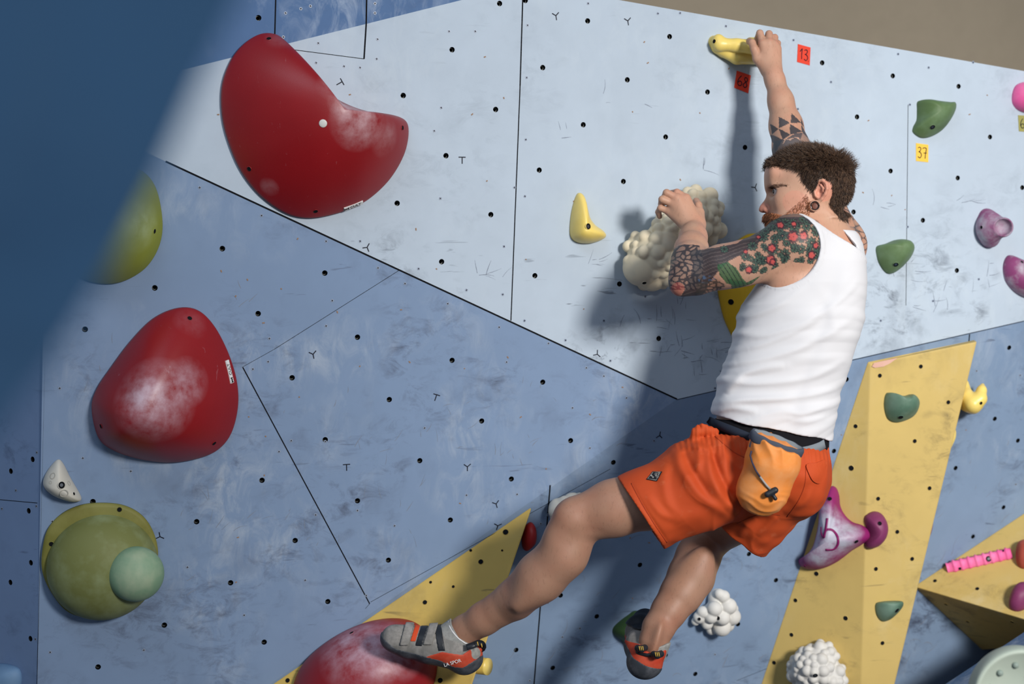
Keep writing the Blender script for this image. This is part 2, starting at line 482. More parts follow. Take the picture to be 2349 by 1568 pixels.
# ------------------------------------------------------------------ the climbing wall
random.seed(7)
HA = [(925,219),(1037,114),(1137,251),(1245,155),(1348,48),(1146,8),(1023,357),(911,466),(1126,492),(1013,600),(1237,390),(1338,286),(1439,183),(1536,84),
      (1527,314),(1430,416),(1623,211),(1709,338),(1617,440),(1227,632),(1421,651),(1511,776),(1886,144),(2048,174),(2199,198),(1966,268),(2043,392),(2197,408),
      (2271,314),(1958,486),(2117,505),(2195,620),(2345,430),(1205,1)]
HB = [(510,570),(355,660),(745,626),(592,719),(670,866),(820,773),(1037,826),(893,916),(746,1008),(601,1101),(963,1056),(1105,965),(1245,876),(1309,1010),
      (1173,1098),(1033,1192),(820,1148),(677,1239),(891,1284),(529,1336),(451,1196),(752,1379),(606,1472),(377,1433),(225,1529),(213,1150),(195,755)]
HC = [(1428,931),(1493,935),(1407,1060),(1468,1295),(1286,1365),(1369,1413),(1184,1490),(1268,1531),(1693,1431),(1527,1502),(1595,1545),(1942,870),(1913,1034),
      (2315,797),(2282,960),(2192,1073),(2335,1010),(1780,1330),(2302,1163),(2232,1230),(1718,1270)]
HD = [(75,1053),(25,1080),(66,1171),(71,1290),(24,1335),(70,1464)]
HE = [(593,41)]
SA = [(1349,8),(1509,31),(1665,60),(1820,92),(2130,155),(2060,124),(2232,143),(1210,58),(1208,178),(1206,320),(1204,450),(1180,430),(1156,565),(1153,675),(1070,665),(960,616),
      (826,553),(690,490),(826,155),(789,152),(725,144),(866,90),(864,135),(730,99),(1203,735),(1297,780),(1400,827),(1480,680),(1385,735),(1830,250),(1090,72),(1012,247),
      (1010,455),(1030,72),(996,300),(2082,520),(2087,240),(2140,690),(2020,735),(1930,620),(1480,905),(1640,890),(2245,640),(1560,30),(1906,188)]
SB = [(458,430),(600,494),(748,553),(867,614),(929,650),(762,689),(748,747),(618,776),(615,829),(640,1035),(746,1012),(974,981),(580,846),(1027,696),(1145,750),(1258,787),
      (1345,843),(1385,862),(1437,912),(1313,935),(1353,1027),(668,1010),(724,1180),(1186,1133),(1162,830),(137,890),(190,1050),(120,1195),(115,1495),(820,1170),(840,1365),(430,1300),
      (1070,1135),(905,1205),(300,1080),(700,1330),(560,1410),(330,1490)]
SC = [(1256,1180),(1240,1200),(1257,1382),(1290,1460),(1215,1560),(1640,1500),(1760,1210),(2000,1100),(2240,850),(2340,860),(2330,1110),(1500,1010),(1435,1085),(1640,1280),(1330,1440)]
MA = [(780,190,-60,'T'),(842,567,150,'Y'),(1060,366,0,'T'),(1370,812,50,'Y'),(1275,36,10,'Y'),(1440,48,10,'Y'),(1732,430,30,'Y')]
MB = [(718,812,10,'Y'),(1000,910,-20,'T'),(1072,1070,0,'Y'),(795,1070,0,'T'),(1138,1155,15,'Y'),(367,1230,60,'Y'),(1142,1205,110,'Y')]
MC = [(1513,998,170,'Y')]
tw = [(random.uniform(500, 2300), random.uniform(60, 1400)) for _ in range(80)]

scu = []
for cx, cy, n, sx, sy in [(1500,745,9,45,18),(1560,800,9,40,25),(1610,845,10,30,40),(1645,800,7,20,30),(1360,600,6,30,12),(1120,632,6,30,10),(2150,695,7,50,30),(2270,650,7,50,40),(2080,625,5,30,30),(2030,470,4,25,12),(2215,462,4,20,12),(1560,700,7,35,60),(1610,385,4,20,8),(1290,310,3,10,20),(1440,230,3,60,40)]:
    for _ in range(n): scu.append((cx+random.gauss(0, sx*.6), cy+random.gauss(0, sy*.6), random.choice([0, 5, -12, 85, 70, 95])+random.gauss(0, 12), random.uniform(10, 38), random.uniform(.0006, .0018), random.gauss(0, .10)))
scb = []
for cx, cy, n, sx, sy in [(480,1140,8,60,80),(1180,1040,10,60,30),(850,1040,6,60,60),(1010,990,8,80,60),(700,1230,8,90,90),(1120,1240,8,60,50),(330,1330,7,80,90),(900,1170,8,100,60),(560,690,4,20,30),(1290,930,8,70,50),(760,950,4,80,80),(250,850,5,30,60)]:
    for _ in range(n): scb.append((cx+random.gauss(0, sx*.7), cy+random.gauss(0, sy*.7), random.uniform(20, 120), random.uniform(8, 34), random.uniform(.0007, .0016), random.gauss(0, .12)))
scc = [(random.uniform(1150, 2340), random.uniform(1000, 1560), random.uniform(20, 80), random.uniform(8, 40), random.uniform(.0008, .002), random.gauss(0, .25)) for _ in range(170)]
A_POLY = [(100,240),(1300,-60),(1420,0),(2349,163),(2600,207),(2600,678),(2349,735),(1553,915),(380,370)]
A_POLY[1] = (1195, -34); A_POLY.insert(2, (1205, -38))
wall_upper = panel('wall_upper', PA, A_POLY, HA, M['white'], SA, MA,
    [(1200,-34,1193,197,.0035),(1193,197,1172,735,.003),(840,55,835,135,.004),(665,113,835,135,.0016),(2083,240,2078,700,.0016)], twigs=tw, scuffs=scu)
panel('wall_top', PA, [(100,240),(-260,73),(-260,-400),(1200,-240),(1205,-38),(1195,-34)], HE, M['deep'], [(712,14),(690,20),(860,8),(650,85),(655,30),(860,30)], [],
    [(634,-60,630,90,.0035),(842,-60,840,55,.004)])
panel('wall_left', PB, [(107,243),(380,370),(1553,915),(620,1568),(500,1652),(84,1652)], HB, M['blue'], SB, MB,
    [(915,620,630,800,.0012),(630,800,555,842,.001),(557,842,848,1384,.003),(380,370,1553,915,.0045),(850,1380,1400,1075,.0012),(848,1384,838,1395,.001)], twigs=tw, scuffs=scb)
panel('wall_lower', PC, [(1553,915),(2349,735),(2600,678),(2600,1750),(480,1750),(500,1652),(620,1568)], HC, M['blue2'], SC, MC,
    [(1262,1112,1225,1568,.004),(1225,1568,1222,1640,.004),(1553,916,1648,894,.002),(1648,895,2349,736,.0025),(2224,766,2221,800,.004),(1690,1560,1990,1440,.0012)], twigs=tw, scuffs=scc)
panel('wall_side', PDp, [(107,243),(84,1652),(-400,1700),(-400,200)], HD, M['side'], [(37,1124),(84,1160),(5,1166),(85,1037),(82,1465)], [],
    [(-60,1140,86,1153,.0016),(85,1568,103,830,.002)])
# foreground overhang of the neighbouring wall, close to the lens
fpx = [(575,-60),(470,160),(360,410),(255,610),(120,830),(-20,1010),(-140,1180),(-700,1300),(-900,-60)]
fr = [W(x, y, .66) for x, y in fpx]; fb = [W(x-30-(60 if x > 0 else 0), y-20, .82) for x, y in fpx]
N_ = len(fpx)
tag(mesh_obj('wall_foreground', fr+fb, [tuple(range(N_)), tuple(range(2*N_-1, N_-1, -1))]+[(k, k+N_, (k+1) % N_+N_, (k+1) % N_) for k in range(N_)], M['fore']), kind='structure')
# hall behind, ceiling and floor
def slab(name, lo, hi, mat):
    x0, y0, z0 = lo; x1, y1, z1 = hi
    V = [(x0,y0,z0),(x1,y0,z0),(x1,y1,z0),(x0,y1,z0),(x0,y0,z1),(x1,y0,z1),(x1,y1,z1),(x0,y1,z1)]
    return tag(mesh_obj(name, V, [(0,3,2,1),(4,5,6,7),(0,1,5,4),(1,2,6,5),(2,3,7,6),(3,0,4,7)], mat), kind='structure')
slab('wall_back', (-2.5, 7.6, 0), (6.5, 7.8, 6.0), M['tan'])
slab('floor', (-3.5, -2.5, -.1), (6.5, 7.6, 0), M['mat_floor'])
#slab('trim_1', (.2, 7.50, 3.42), (6.4, 7.6, 3.56), M['tan'])

# ------------------------------------------------------------------ big boxy volumes
def volume(name, verts, faces, mat, label, holes=(), cat='climbing volume', face_mats=None):
    V = list(verts)
    ob = mesh_obj(name, V, faces, mat if isinstance(mat, list) else [mat])
    if face_mats: ob.data.polygons.foreach_set('material_index', face_mats)
    bm = bmesh.new(); bm.from_mesh(ob.data)
    bmesh.ops.bevel(bm, geom=bm.edges[:], offset=.004, segments=2, affect='EDGES', profile=.6)
    bmesh.ops.recalc_face_normals(bm, faces=bm.faces); bmesh.ops.triangulate(bm, faces=bm.faces[:]); bm.to_mesh(ob.data); bm.free()
    tag(ob, label, cat)
    for h in holes: bolt(ob, h[0], h[1], h[2] if len(h) > 2 else .0062, 'bolt_hole')
    return ob
T = onp(PC, 1221, 1160); U = onp(PC, 520, 1640); Wp = W(1064, 1625, 4.22); X = onp(PC, 1030, 1720)
Tp = T+Vector((0, -.012, 0))
lvol = volume('triangular_volume', [T, U, Wp, X, ], [(0, 1, 2), (0, 2, 3), (1, 3, 2), (0, 3, 1)], M['yvol2'],
    'worn yellow wedge volume under the front climbing shoe', [(1160,1220,.008),(1103,1288,.007),(975,1381),(988,1335,.004),(1040,1345,.004),(1080,1262,.004),(1152,1262,.003),(1010,1560,.007),(660,1560)])
# tall prism on the right
top_l = onp(PC, 1990, 829); bot_l = onp(PC, 1722, 1640)
rb = W(1973, 1660, 4.79); rt = onp(plane3((1990,829,top_l.y), (1722,1640,bot_l.y), (1973,1660,4.79)), 1997, 836)
et = W(2241, 783, 4.75); eb = onp(plane3((1997,836,rt.y), (1973,1660,4.79), (2241,783,4.75)), 2030, 1660)
print('tall', rt.y, eb.y)
bt = onp(PC, 2236, 779); bb = onp(PC, 2005, 1700)
rvol = volume('tall_volume', [top_l, bot_l, rt, rb, et, eb, bt, bb],
    [(0, 1, 3, 2), (2, 3, 5, 4), (4, 5, 7, 6), (0, 2, 4, 6), (1, 7, 5, 3), (0, 6, 7, 1)], M['yvol'],
    'tall yellow two-faced volume beside the person, reaching the bottom edge',
    [(2112,840),(2018,861),(2175,922),(1963,977),(1953,1073,.008),(2098,1011),(2132,1119),(2014,1143),(2058,1219),(2092,1281),(2009,1304),(1873,1315,.007),(1825,1376),(1940,1417,.007),(1816,1455),(2024,1474),(1776,1519)])
# chipped pink corner of the volume
cp = [(1996,834),(2004,826),(2056,814),(2040,828),(2020,838),(2002,840)]
# pyramid at the right edge
ap = onp(PC, 2096, 1344); u1 = onp(PC, 2600, 1010); l1 = onp(PC, 2252, 1490); l2 = onp(PC, 2640, 1330); pk = W(2520, 1470, 4.66)
pyr = volume('pyramid_volume', [ap, u1, pk, l1, l2], [(0, 2, 1), (0, 3, 2), (3, 4, 2), (4, 1, 2), (0, 1, 4, 3)], M['yvol'],
    'yellow pyramid volume with dark underside at the right edge', [(2145,1332),(2242,1350),(2170,1385),(2220,1425),(2322,1425)])
# dark blue block behind the round grey hold
b0 = [W(2120,1600,4.7), W(2420,1402,4.7), W(2640,1290,4.7), W(2700,1800,3.6), W(1960,1850,3.6)]
b1 = [onp(PC, p[0], p[1]) for p in ((2165,1625),(2430,1440),(2640,1440),(2640,1760),(2150,1760))]
bvol = volume('blue_volume', b0+b1, [(0,1,2,3,4),(9,8,7,6,5)]+[(k, k+5, (k+1) % 5+5, (k+1) % 5) for k in range(5)], M['deep'],
    'dark blue volume in the bottom right corner under the yellow pyramid')

# ------------------------------------------------------------------ moulded holds
def mk(name, label, ob=None, cat='climbing hold', group=None):
    ob.name = name; tag(ob, label, cat, group); return ob
redc = (132, 14, 20)
def at(pl, x, y, h=0): return onp(pl, x, y, h)
m_kid = chalk_blob_mat('red_kidney', redc, (214, 190, 196), [(at(PA,790,282,.15), .085, .9), (at(PA,735,215,.14), .05, .5), (at(PA,760,245,.17), .05, .6), (at(PA,850,315,.09), .06, .4), (at(PA,620,420,.03), .035, .5), (at(PA,640,110,.03), .05, .2)], .42, .45)
kid = pebble('red_kidney_hold', PA, [(508,200),(528,140),(560,100),(600,78),(640,84),(668,120),(700,160),(745,212),(800,243),(862,262),(912,268),(934,290),(928,345),(900,400),(862,442),(818,472),(760,492),(705,500),(655,489),(600,452),(558,402),(530,345),(510,275)],
    (757, 262), .17, m_kid, prof=lambda s: (1-s**1.7)**.9, rings=34, rim=.012, n=8)
mk('red_kidney_hold', 'large dark red bean-shaped hold with a white plug in its middle', kid)
for x, y in ((617,89),(572,387),(724,484),(923,293)): bolt(kid, x, y, .006, 'bolt_hole')
h = hit(kid, 741, 283); u_, v_ = frame(h[1])
plug = ell(h[0], (.0105, .0105, .003), np.array([tuple(u_), tuple(v_), tuple(h[1])]).T)
M['plug'] = plain('white_plastic', (205, 205, 200), .5)
p = sdf_mesh('white_plug', [plug], h[0]-Vector((.02,)*3), h[0]+Vector((.02,)*3), .001, M['plug'], kid, B=10); p['label'] = 'white plastic plug'
M['stick'] = plain('white_sticker', (220, 220, 220), .5); M['ink'] = plain('sticker_ink', (20, 20, 20), .6)
def sticker(ob, x0, y0, x1, y1, s, hgt):
    a = hit(ob, x0, y0); b = hit(ob, x1, y1)
    r = (b[0]-a[0]); n = (a[1]+b[1]).normalized(); c = (a[0]+b[0])/2
    c = hit(ob, (x0+x1)/2, (y0+y1)/2)[0]; n = hit(ob, (x0+x1)/2, (y0+y1)/2)[1]
    r.normalize(); r = (r-n*r.dot(n)).normalized(); up = n.cross(r); L = (b[0]-a[0]).length/2
    c = c+n*.0025
    V = []
    for sx, sy in ((-1,-1),(1,-1),(1,1),(-1,1)): V.append(c+r*L*sx+up*hgt/2*sy)
    V += [q-n*.004 for q in V]
    st = mesh_obj('label_sticker', V, [(0,1,2,3),(7,6,5,4),(0,4,5,1),(1,5,6,2),(2,6,7,3),(3,7,4,0)], M['stick'], ob)
    st['label'] = 'white label sticker with black lettering'
    text_mesh('lettering', s, hgt*1.0, c+n*.0004+r*L*.2, r, up, M['ink'], st)
    V = []; Fc = []
    # bow-tie emblem
    e = c-r*L*.74+n*.0006; q = hgt*.42
    for sx in (-1, 1):
        b_ = len(V); V += [e+r*q*1.3*sx+up*q, e+r*q*1.3*sx-up*q, e+r*q*.15*sx]; Fc.append((b_, b_+1, b_+2))
    for k in range(8): V.append(e+r*math.cos(k*.785)*q*.55+up*math.sin(k*.785)*q*.55+n*.0002)
    Fc.append(tuple(range(6, 14)))
    mesh_obj('emblem', V, Fc, M['ink'], st)
sticker(kid, 789, 480, 832, 463, 'CULT', .0125)

m_tri = chalk_blob_mat('red_pebble', redc, (206, 184, 196), [(at(PB,350,890,.17), .12, .8), (at(PB,320,880,.18), .06, .9), (at(PB,420,855,.12), .07, .6), (at(PB,430,745,.03), .05, .2)], .42, .45)
tri = pebble('red_pebble_hold', PB, [(210,935),(222,890),(255,840),(300,780),(350,730),(405,706),(452,710),(490,745),(522,805),(542,870),(545,930),(530,990),(500,1028),(455,1048),(390,1058),(320,1050),(260,1030),(225,1000)],
    (370, 905), .17, m_tri, prof=lambda s: (1-s**1.8)**.95, rings=30, rim=.012, n=8, lean=(-.05, -.01))
mk('red_pebble_hold', 'large dark red rounded triangular hold on the blue wall, chalky in the middle', tri)
for x, y in ((435,730),(232,977),(491,1016)): bolt(tri, x, y, .006, 'bolt_hole')
sticker(tri, 532, 878, 520, 826, 'CULT', .0125)

PVf = plane3((1221,1160,T.y), (520,1640,U.y), (1064,1625,4.22))     # front face of the left volume
m_rb = chalk_blob_mat('red_foot_dome', (138, 22, 30), (204, 176, 190), [(at(PVf,860,1500,.13), .15, 1.0), (at(PVf,800,1470,.1), .1, .7), (at(PVf,930,1510,.12), .1, .8)], .42, .45)
rb_ = pebble('red_dome_hold', PVf, [(676,1568),(700,1520),(745,1478),(800,1445),(860,1424),(920,1420),(965,1436),(995,1480),(1003,1530),(985,1590),(920,1660),(820,1700),(720,1690),(670,1630)],
    (860, 1560), .13, m_rb, prof=lambda s: (1-s**1.9)**.85, rings=28, rim=.010, n=8)
mk('red_dome_hold', 'large red domed hold under the front climbing shoe at the bottom edge', rb_)
bolt(rb_, 807, 1451, .006, 'bolt_hole')

# green-yellow dome behind the blurred foreground
M['olive'] = hold_mat('olive_plastic', (114, 112, 50), (138, 136, 76), .6, .6)
M['olive2'] = hold_mat('olive_green_plastic', (112, 117, 66), (140, 152, 112), .8, .6)
M['green'] = chalk_blob_mat('green_dome', (134, 142, 44), (190, 206, 160), [(at(PB,325,505,.1), .08, .6)], .6)
gd = pebble('green_dome_hold', PB, [(372,500),(366,560),(335,612),(285,643),(235,650),(185,635),(140,590),(125,520),(140,450),(185,395),(250,370),(315,385),(355,425)],
    (262, 505), .13, M['green'], prof=lambda s: (1-s**2)**.9)
mk('green_dome_hold', 'yellow-green domed hold partly hidden by the blurred foreground wall', gd); bolt(gd, 354, 530, .006, 'bolt_hole')

# olive double dome
fl = pebble('olive_dome_hold', PB, [(96,1270),(108,1215),(140,1178),(185,1157),(235,1152),(285,1158),(325,1180),(350,1215),(362,1260),(355,1310),(335,1352),(295,1385),(245,1407),(195,1412),(150,1395),(115,1350),(98,1310)],
    (230, 1283), .008, M['olive'], rings=8, rim=.012)
mk('olive_dome_hold', 'olive hold shaped as a wide dome with a pale green ball on it', fl)
c1 = at(PB, 232, 1296, .008); c2 = at(PB, 308, 1287, .105)
n_ = PB[1]; Rb_ = np.array([tuple(frame(n_)[0]), tuple(frame(n_)[1]), tuple(n_)]).T
dome = [ell(c1+Vector((.004,0,0)), (.143, .143, .118), Rb_, .006), ('int', (lambda P, c=vv(c1), n=vv(n_): -((P-c)@n)), .001)]
o_ = sdf_mesh('dome', dome, c1-Vector((.17,)*3), c1+Vector((.17,)*3), .004, M['olive2'], fl)
o_ = sdf_mesh('ball', [ell(c2, (.072, .072, .06), Rb_, .01)], c2-Vector((.09,)*3), c2+Vector((.09,)*3), .003, hold_mat('pale_green_plastic', (118, 150, 122), (168, 178, 150), .7), fl)
o_['label'] = 'pale green ball on the dome'
for x, y in ((274,1168),(118,1247),(191,1402)): bolt(fl, x, y, .006, 'bolt_hole')

M['bone'] = hold_mat('bone_plastic', (206, 202, 190), (186, 184, 176), .5, .6)
sm = pebble('small_white_hold', PB, [(133,1053),(145,1062),(162,1095),(186,1138),(178,1148),(155,1146),(120,1132),(100,1112),(103,1090),(118,1066)], (135,1108), .05, M['bone'], rings=14, rim=.006)
mk('small_white_hold', 'small off-white triangular hold beside the left crease above the olive dome', sm)
bolt(sm, 141, 1112, .009); bolt(sm, 169, 1132, .004, 'bolt_hole')
M['dot'] = hold_mat('embossed_bone', (176, 172, 160), (160, 158, 150), .4)
for (x, y, r) in ((121,1091,.0085),(147,1131,.011),(116,1106,.004),(158,1108,.006)):
    h = hit(sm, x, y)
    uu, vv_ = frame(h[1]); K = 18
    V = []; 
    for f in (1, .82): V += [h[0]+(uu*math.cos(2*math.pi*k/K)+vv_*math.sin(2*math.pi*k/K))*r*f+h[1]*.0008 for k in range(K)]
    mesh_obj('embossed_ring', V, [(k, (k+1) % K, K+(k+1) % K, K+k) for k in range(K)], M['dot'], sm)
M['pblue'] = hold_mat('blue_plastic', (96, 130, 166), (120, 150, 180), .6)
bh = pebble('blue_hold', PDp, [(50,1568),(48,1540),(34,1526),(0,1520),(-40,1526),(-60,1560),(-40,1600),(10,1610),(42,1595)], (0,1560), .05, M['pblue'])
mk('blue_hold', 'light blue hold in the bottom left corner', bh)
# groove ring on it
h = hit(bh, 30, 1556)

# yellow hold on white wall (curved thorn)
M['yel'] = hold_mat('yellow_plastic', (232, 204, 104), (238, 216, 136), .5, .35, spec=.5)
M['yeld'] = hold_mat('deep_yellow_plastic', (214, 170, 30), (222, 182, 50), .5, .45)
yt = pebble('yellow_thorn_hold', PA, [(1324,444),(1336,447),(1342,470),(1349,496),(1362,515),(1380,528),(1388,540),(1378,550),(1350,558),(1322,555),(1308,540),(1308,505),(1314,470)], (1326,528), .06, M['yel'], rings=18, rim=.006, prof=lambda s: (1-s**2)**.7)
mk('yellow_thorn_hold', 'small yellow pointed hold on the white wall left of the cream hold', yt); bolt(yt, 1349, 519, .0085)

# big yellow plate behind the torso
yp = pebble('yellow_plate_hold', PA, [(1728,535),(1700,545),(1672,570),(1655,605),(1645,650),(1652,700),(1666,745),(1690,782),(1740,800),(1830,770),(1880,690),(1850,590),(1790,540)], (1765,660), .05, M['yeld'], rings=16, rim=.008, prof=lambda s: min(1, (1-s)*3.0)**.8)
mk('yellow_plate_hold', 'large deep yellow hold behind the tattooed elbow and white tank top', yp); bolt(yp, 1677, 692, .0085, 'bolt_hole')

# yellow hold gripped at the top
def hp_(x, y, h): return onp(PA, x, y, h)
yg = [cone(hp_(1638,94,.028), hp_(1640,104,.032), .0165, .018, .01), cone(hp_(1640,104,.032), hp_(1672,108,.05), .018, .018, .01), cone(hp_(1672,108,.05), hp_(1708,114,.072), .018, .022, .008),
      cone(hp_(1700,100,.055), hp_(1748,104,.05), .012, .018, .006), cone(hp_(1708,114,.072), hp_(1750,122,.06), .020, .022, .006),
      cone(hp_(1642,110,.012), hp_(1682,132,.026), .018, .0215, .005), cone(hp_(1682,132,.026), hp_(1748,132,.028), .0215, .022, .005), cone(hp_(1660,108,.0), hp_(1745,118,.0), .022, .03, .012), cone(hp_(1638,96,.0), hp_(1660,112,.0), .018, .024, .01)]
lo, hi = hp_(1600,180,-.03), hp_(1810,50,.12)
lo_ = Vector((min(lo.x, hi.x), hi.y-.12, min(lo.z, hi.z))); hi_ = Vector((max(lo.x, hi.x)+.03, lo.y+.1, max(lo.z, hi.z)))
ygo = sdf_mesh('yellow_crimp_hold', yg+[halfspace(hp_(1700,110,-.004), -PA[1])], lo_, hi_, .0022, M['yel'])
mk('yellow_crimp_hold', 'wavy yellow hold gripped by the raised hand at the wall top', ygo); bolt(ygo, 1639, 95, .006, 'bolt_hole')
# ---- bubble holds
def bubble_hold(name, label, pl, lobes, nb, rr, seed, mat, res=.0028, extra=(), k=.004):
    """lobes: (px,py,height,r) big cores; small bubbles scattered over them"""
    rnd = random.Random(seed); prims = []; cs = []
    nn = pl[1]
    for (x, y, h, r) in lobes:
        c = onp(pl, x, y, h); cs.append((c, r)); prims.append(ell(c, (r, r, r), None, .008))
    pts = []
    tries = 0
    while len(pts) < nb and tries < 9000:
        tries += 1
        c, r = rnd.choice(cs)
        d = Vector((rnd.gauss(0, 1), rnd.gauss(0, 1), rnd.gauss(0, 1))).normalized()
        if d.dot(nn) < -.15: continue
        br = rnd.uniform(*rr)*(1 if rnd.random() < .75 else 1.35)
        p = c+d*(r-br*.25)
        if any((p-c2).length < r2*.80 for c2, r2 in cs if c2 is not c): continue
        if any((p-q).length < (br+qr)*.70 for q, qr in pts): continue
        pts.append((p, br))
    for p, br in pts: prims.append(cone(p, p+Vector((.0001, 0, 0)), br, br, k))
    for (x, y, h, r) in extra:
        c = onp(pl, x, y, h); prims.append(cone(c, c+Vector((.0001, 0, 0)), r, r, k)); pts.append((c, r))
    allp = [(c, r) for c, r in cs]+pts
    lo = Vector([min(c[i]-r for c, r in allp)-.01 for i in range(3)]); hi = Vector([max(c[i]+r for c, r in allp)+.01 for i in range(3)])
    prims.append(halfspace(onp(pl, lobes[0][0], lobes[0][1], -.004), -nn))
    o = sdf_mesh(name, prims, lo, hi, res, mat)
    return mk(name, label, o)
M['cream'] = hold_mat('cream_plastic', (226, 212, 182), (204, 195, 174), .7, .6, 14)
M['whitep'] = hold_mat('white_plastic_rough', (214, 212, 206), (196, 196, 194), .5, .6)
cr = bubble_hold('cream_bubble_hold', 'cream bubbly two-lobed hold gripped by the bent arm', PA,
    [(1482,580,.07,.064),(1508,552,.07,.062),(1460,600,.05,.05),(1535,520,.06,.056),(1585,505,.05,.052),(1600,478,.05,.044),(1578,464,.04,.038),(1500,612,.05,.052),(1460,565,.03,.04),(1612,525,.04,.036)],
    240, (.0125, .021), 4, M['cream'], extra=[(1492,556,.115,.034),(1452,612,.06,.052),(1482,630,.04,.045),(1508,618,.05,.042),(1473,650,.015,.020),(1470,575,.12,.024)], k=.003)
bolt(cr, 1478, 648, .006, 'bolt_hole')
w1 = bubble_hold('white_bubble_hold', 'white bubbly hold on the blue wall beside the lower calf', PC,
    [(1632,1392,.03,.036),(1612,1405,.02,.03),(1650,1400,.02,.03),(1640,1365,.02,.03)], 0, (.01, .02), 5, M['whitep'],
    extra=[(1644,1352,.045,.019),(1652,1371,.055,.025),(1621,1378,.052,.023),(1664,1398,.045,.026),(1636,1395,.062,.023),(1614,1397,.05,.020),(1600,1391,.035,.018),(1594,1405,.03,.019),(1588,1417,.022,.013),
           (1610,1418,.035,.018),(1640,1422,.045,.028),(1625,1436,.02,.017),(1658,1422,.03,.022),(1636,1340+8,.04,.016),(1672,1385,.03,.015)], k=.003)
bolt(w1, 1648, 1417, .006, 'bolt_hole'); bolt(w1, 1604, 1419, .005, 'bolt_hole')
PVR = plane3((1990,829,top_l.y), (1722,1640,bot_l.y), (1973,1660,4.79))   # left face of tall volume
PVR2 = plane3((1997,836,rt.y), (1973,1660,4.79), (2241,783,4.75))         # right face
w2 = bubble_hold('white_bubble_hold', 'white bubbly hold on the tall yellow volume at the bottom edge', PVR,
    [(1880,1520,.05,.062),(1855,1530,.03,.05),(1905,1545,.03,.055),(1880,1560,.03,.06),(1895,1500,.03,.045)], 150, (.012, .019), 11, M['whitep'], k=.003)
bolt(w2, 1870, 1548, .008)
kn = bubble_hold('white_knob_hold', 'pale knobbly hold behind the raised knee', PC,
    [(1272,1155,.03,.028),(1303,1141,.03,.026)], 0, (.01, .02), 3, M['bone'], extra=[(1264,1158,.045,.024),(1285,1143,.04,.024),(1267,1175,.03,.018),(1310,1136,.03,.018),(1323,1133,.02,.013)], k=.006)

# ---- greens
M['gr'] = hold_mat('green_plastic', (84, 108, 66), (112, 138, 106), .8, .55)
M['grd'] = hold_mat('dark_green_plastic', (48, 74, 38), (60, 86, 48), .6, .55)
M['grt'] = hold_mat('teal_green_plastic', (82, 112, 94), (122, 148, 132), .8, .55)
def gh(label, pl, out, peak, H, mat, b, br=.008, lean=(0, .02), name='green_hold', kind='bolt'):
    o = pebble(name, pl, out, peak, H, mat, rings=20, rim=.004, lean=lean, prof=lambda s: (1-s**2.4)**.75)
    mk(name, label, o)
    for q in b: bolt(o, q[0], q[1], br, q[2] if len(q) > 2 else kind)
    return o
gh('olive green hold above the yellow 37 tag', PA, [(2104,234),(2118,230),(2145,234),(2172,237),(2186,238),(2188,252),(2178,275),(2160,298),(2135,313),(2112,316),(2094,304),(2094,292),(2102,275),(2103,252)], (2135,270), .06, M['gr'], [(2139,291)])
gh('green rounded hold on the white wall right of the tank top', PA, [(2010,566),(2030,559),(2055,550),(2080,554),(2091,570),(2086,590),(2070,610),(2050,625),(2033,626),(2018,608),(2011,588)], (2050,582), .06, M['gr'], [(2055,606)])
gh('teal green hold high on the tall yellow volume', PVR2, [(2029,910),(2036,900),(2050,906),(2072,908),(2090,904),(2103,915),(2106,930),(2098,950),(2080,962),(2055,968),(2036,960),(2028,935)], (2066,930), .055, M['grt'], [(2066,956,'bolt_hole')])
gh('small grey-green hold low on the tall yellow volume', PVR2, [(2008,1385),(2022,1379),(2050,1377),(2068,1379),(2069,1390),(2058,1405),(2040,1420),(2022,1423),(2010,1408)], (2036,1396), .04, M['grt'], [(2057,1399,'bolt_hole')])
gh('dark green hold in shadow behind the hanging foot', PC, [(1406,1440),(1420,1425),(1440,1410),(1458,1400),(1490,1410),(1500,1440),(1490,1480),(1465,1490),(1440,1486),(1425,1468),(1408,1455)], (1450,1445), .07, M['grd'], [])
# ---- pinks, purples
M['pink'] = hold_mat('pink_plastic', (236, 96, 160), (244, 150, 190), .6, .5)
M['purp'] = hold_mat('purple_plastic', (132, 62, 108), (166, 160, 172), 1.0, .55, 16)
M['purp2'] = hold_mat('purple_solid_plastic', (118, 44, 88), (140, 70, 108), .6, .5)
M['purpc'] = chalk_blob_mat('chalky_purple', (132, 30, 96), (182, 180, 196), [(W(1903,1215,4.70), .085, 2.4), (W(1915,1238,4.70), .085, 2.0), (W(1880,1272,4.74), .06, 1.8), (W(1960,1212,4.70), .04, 1.2), (W(1888,1160,4.72), .035, 1.0)], .5)
M['swirl'] = plain('purple_paint_mark', (128, 22, 92), .5)
M['rbrown'] = hold_mat('brick_red_plastic', (160, 70, 56), (184, 100, 84), .6)
pk_ = pebble('pink_hold', PA, [(2322,214),(2330,196),(2349,188),(2375,190),(2395,215),(2390,245),(2360,258),(2335,252),(2322,236)], (2355,222), .06, M['pink'], rings=14); mk('pink_hold', 'bright pink round hold cut by the right edge', pk_)
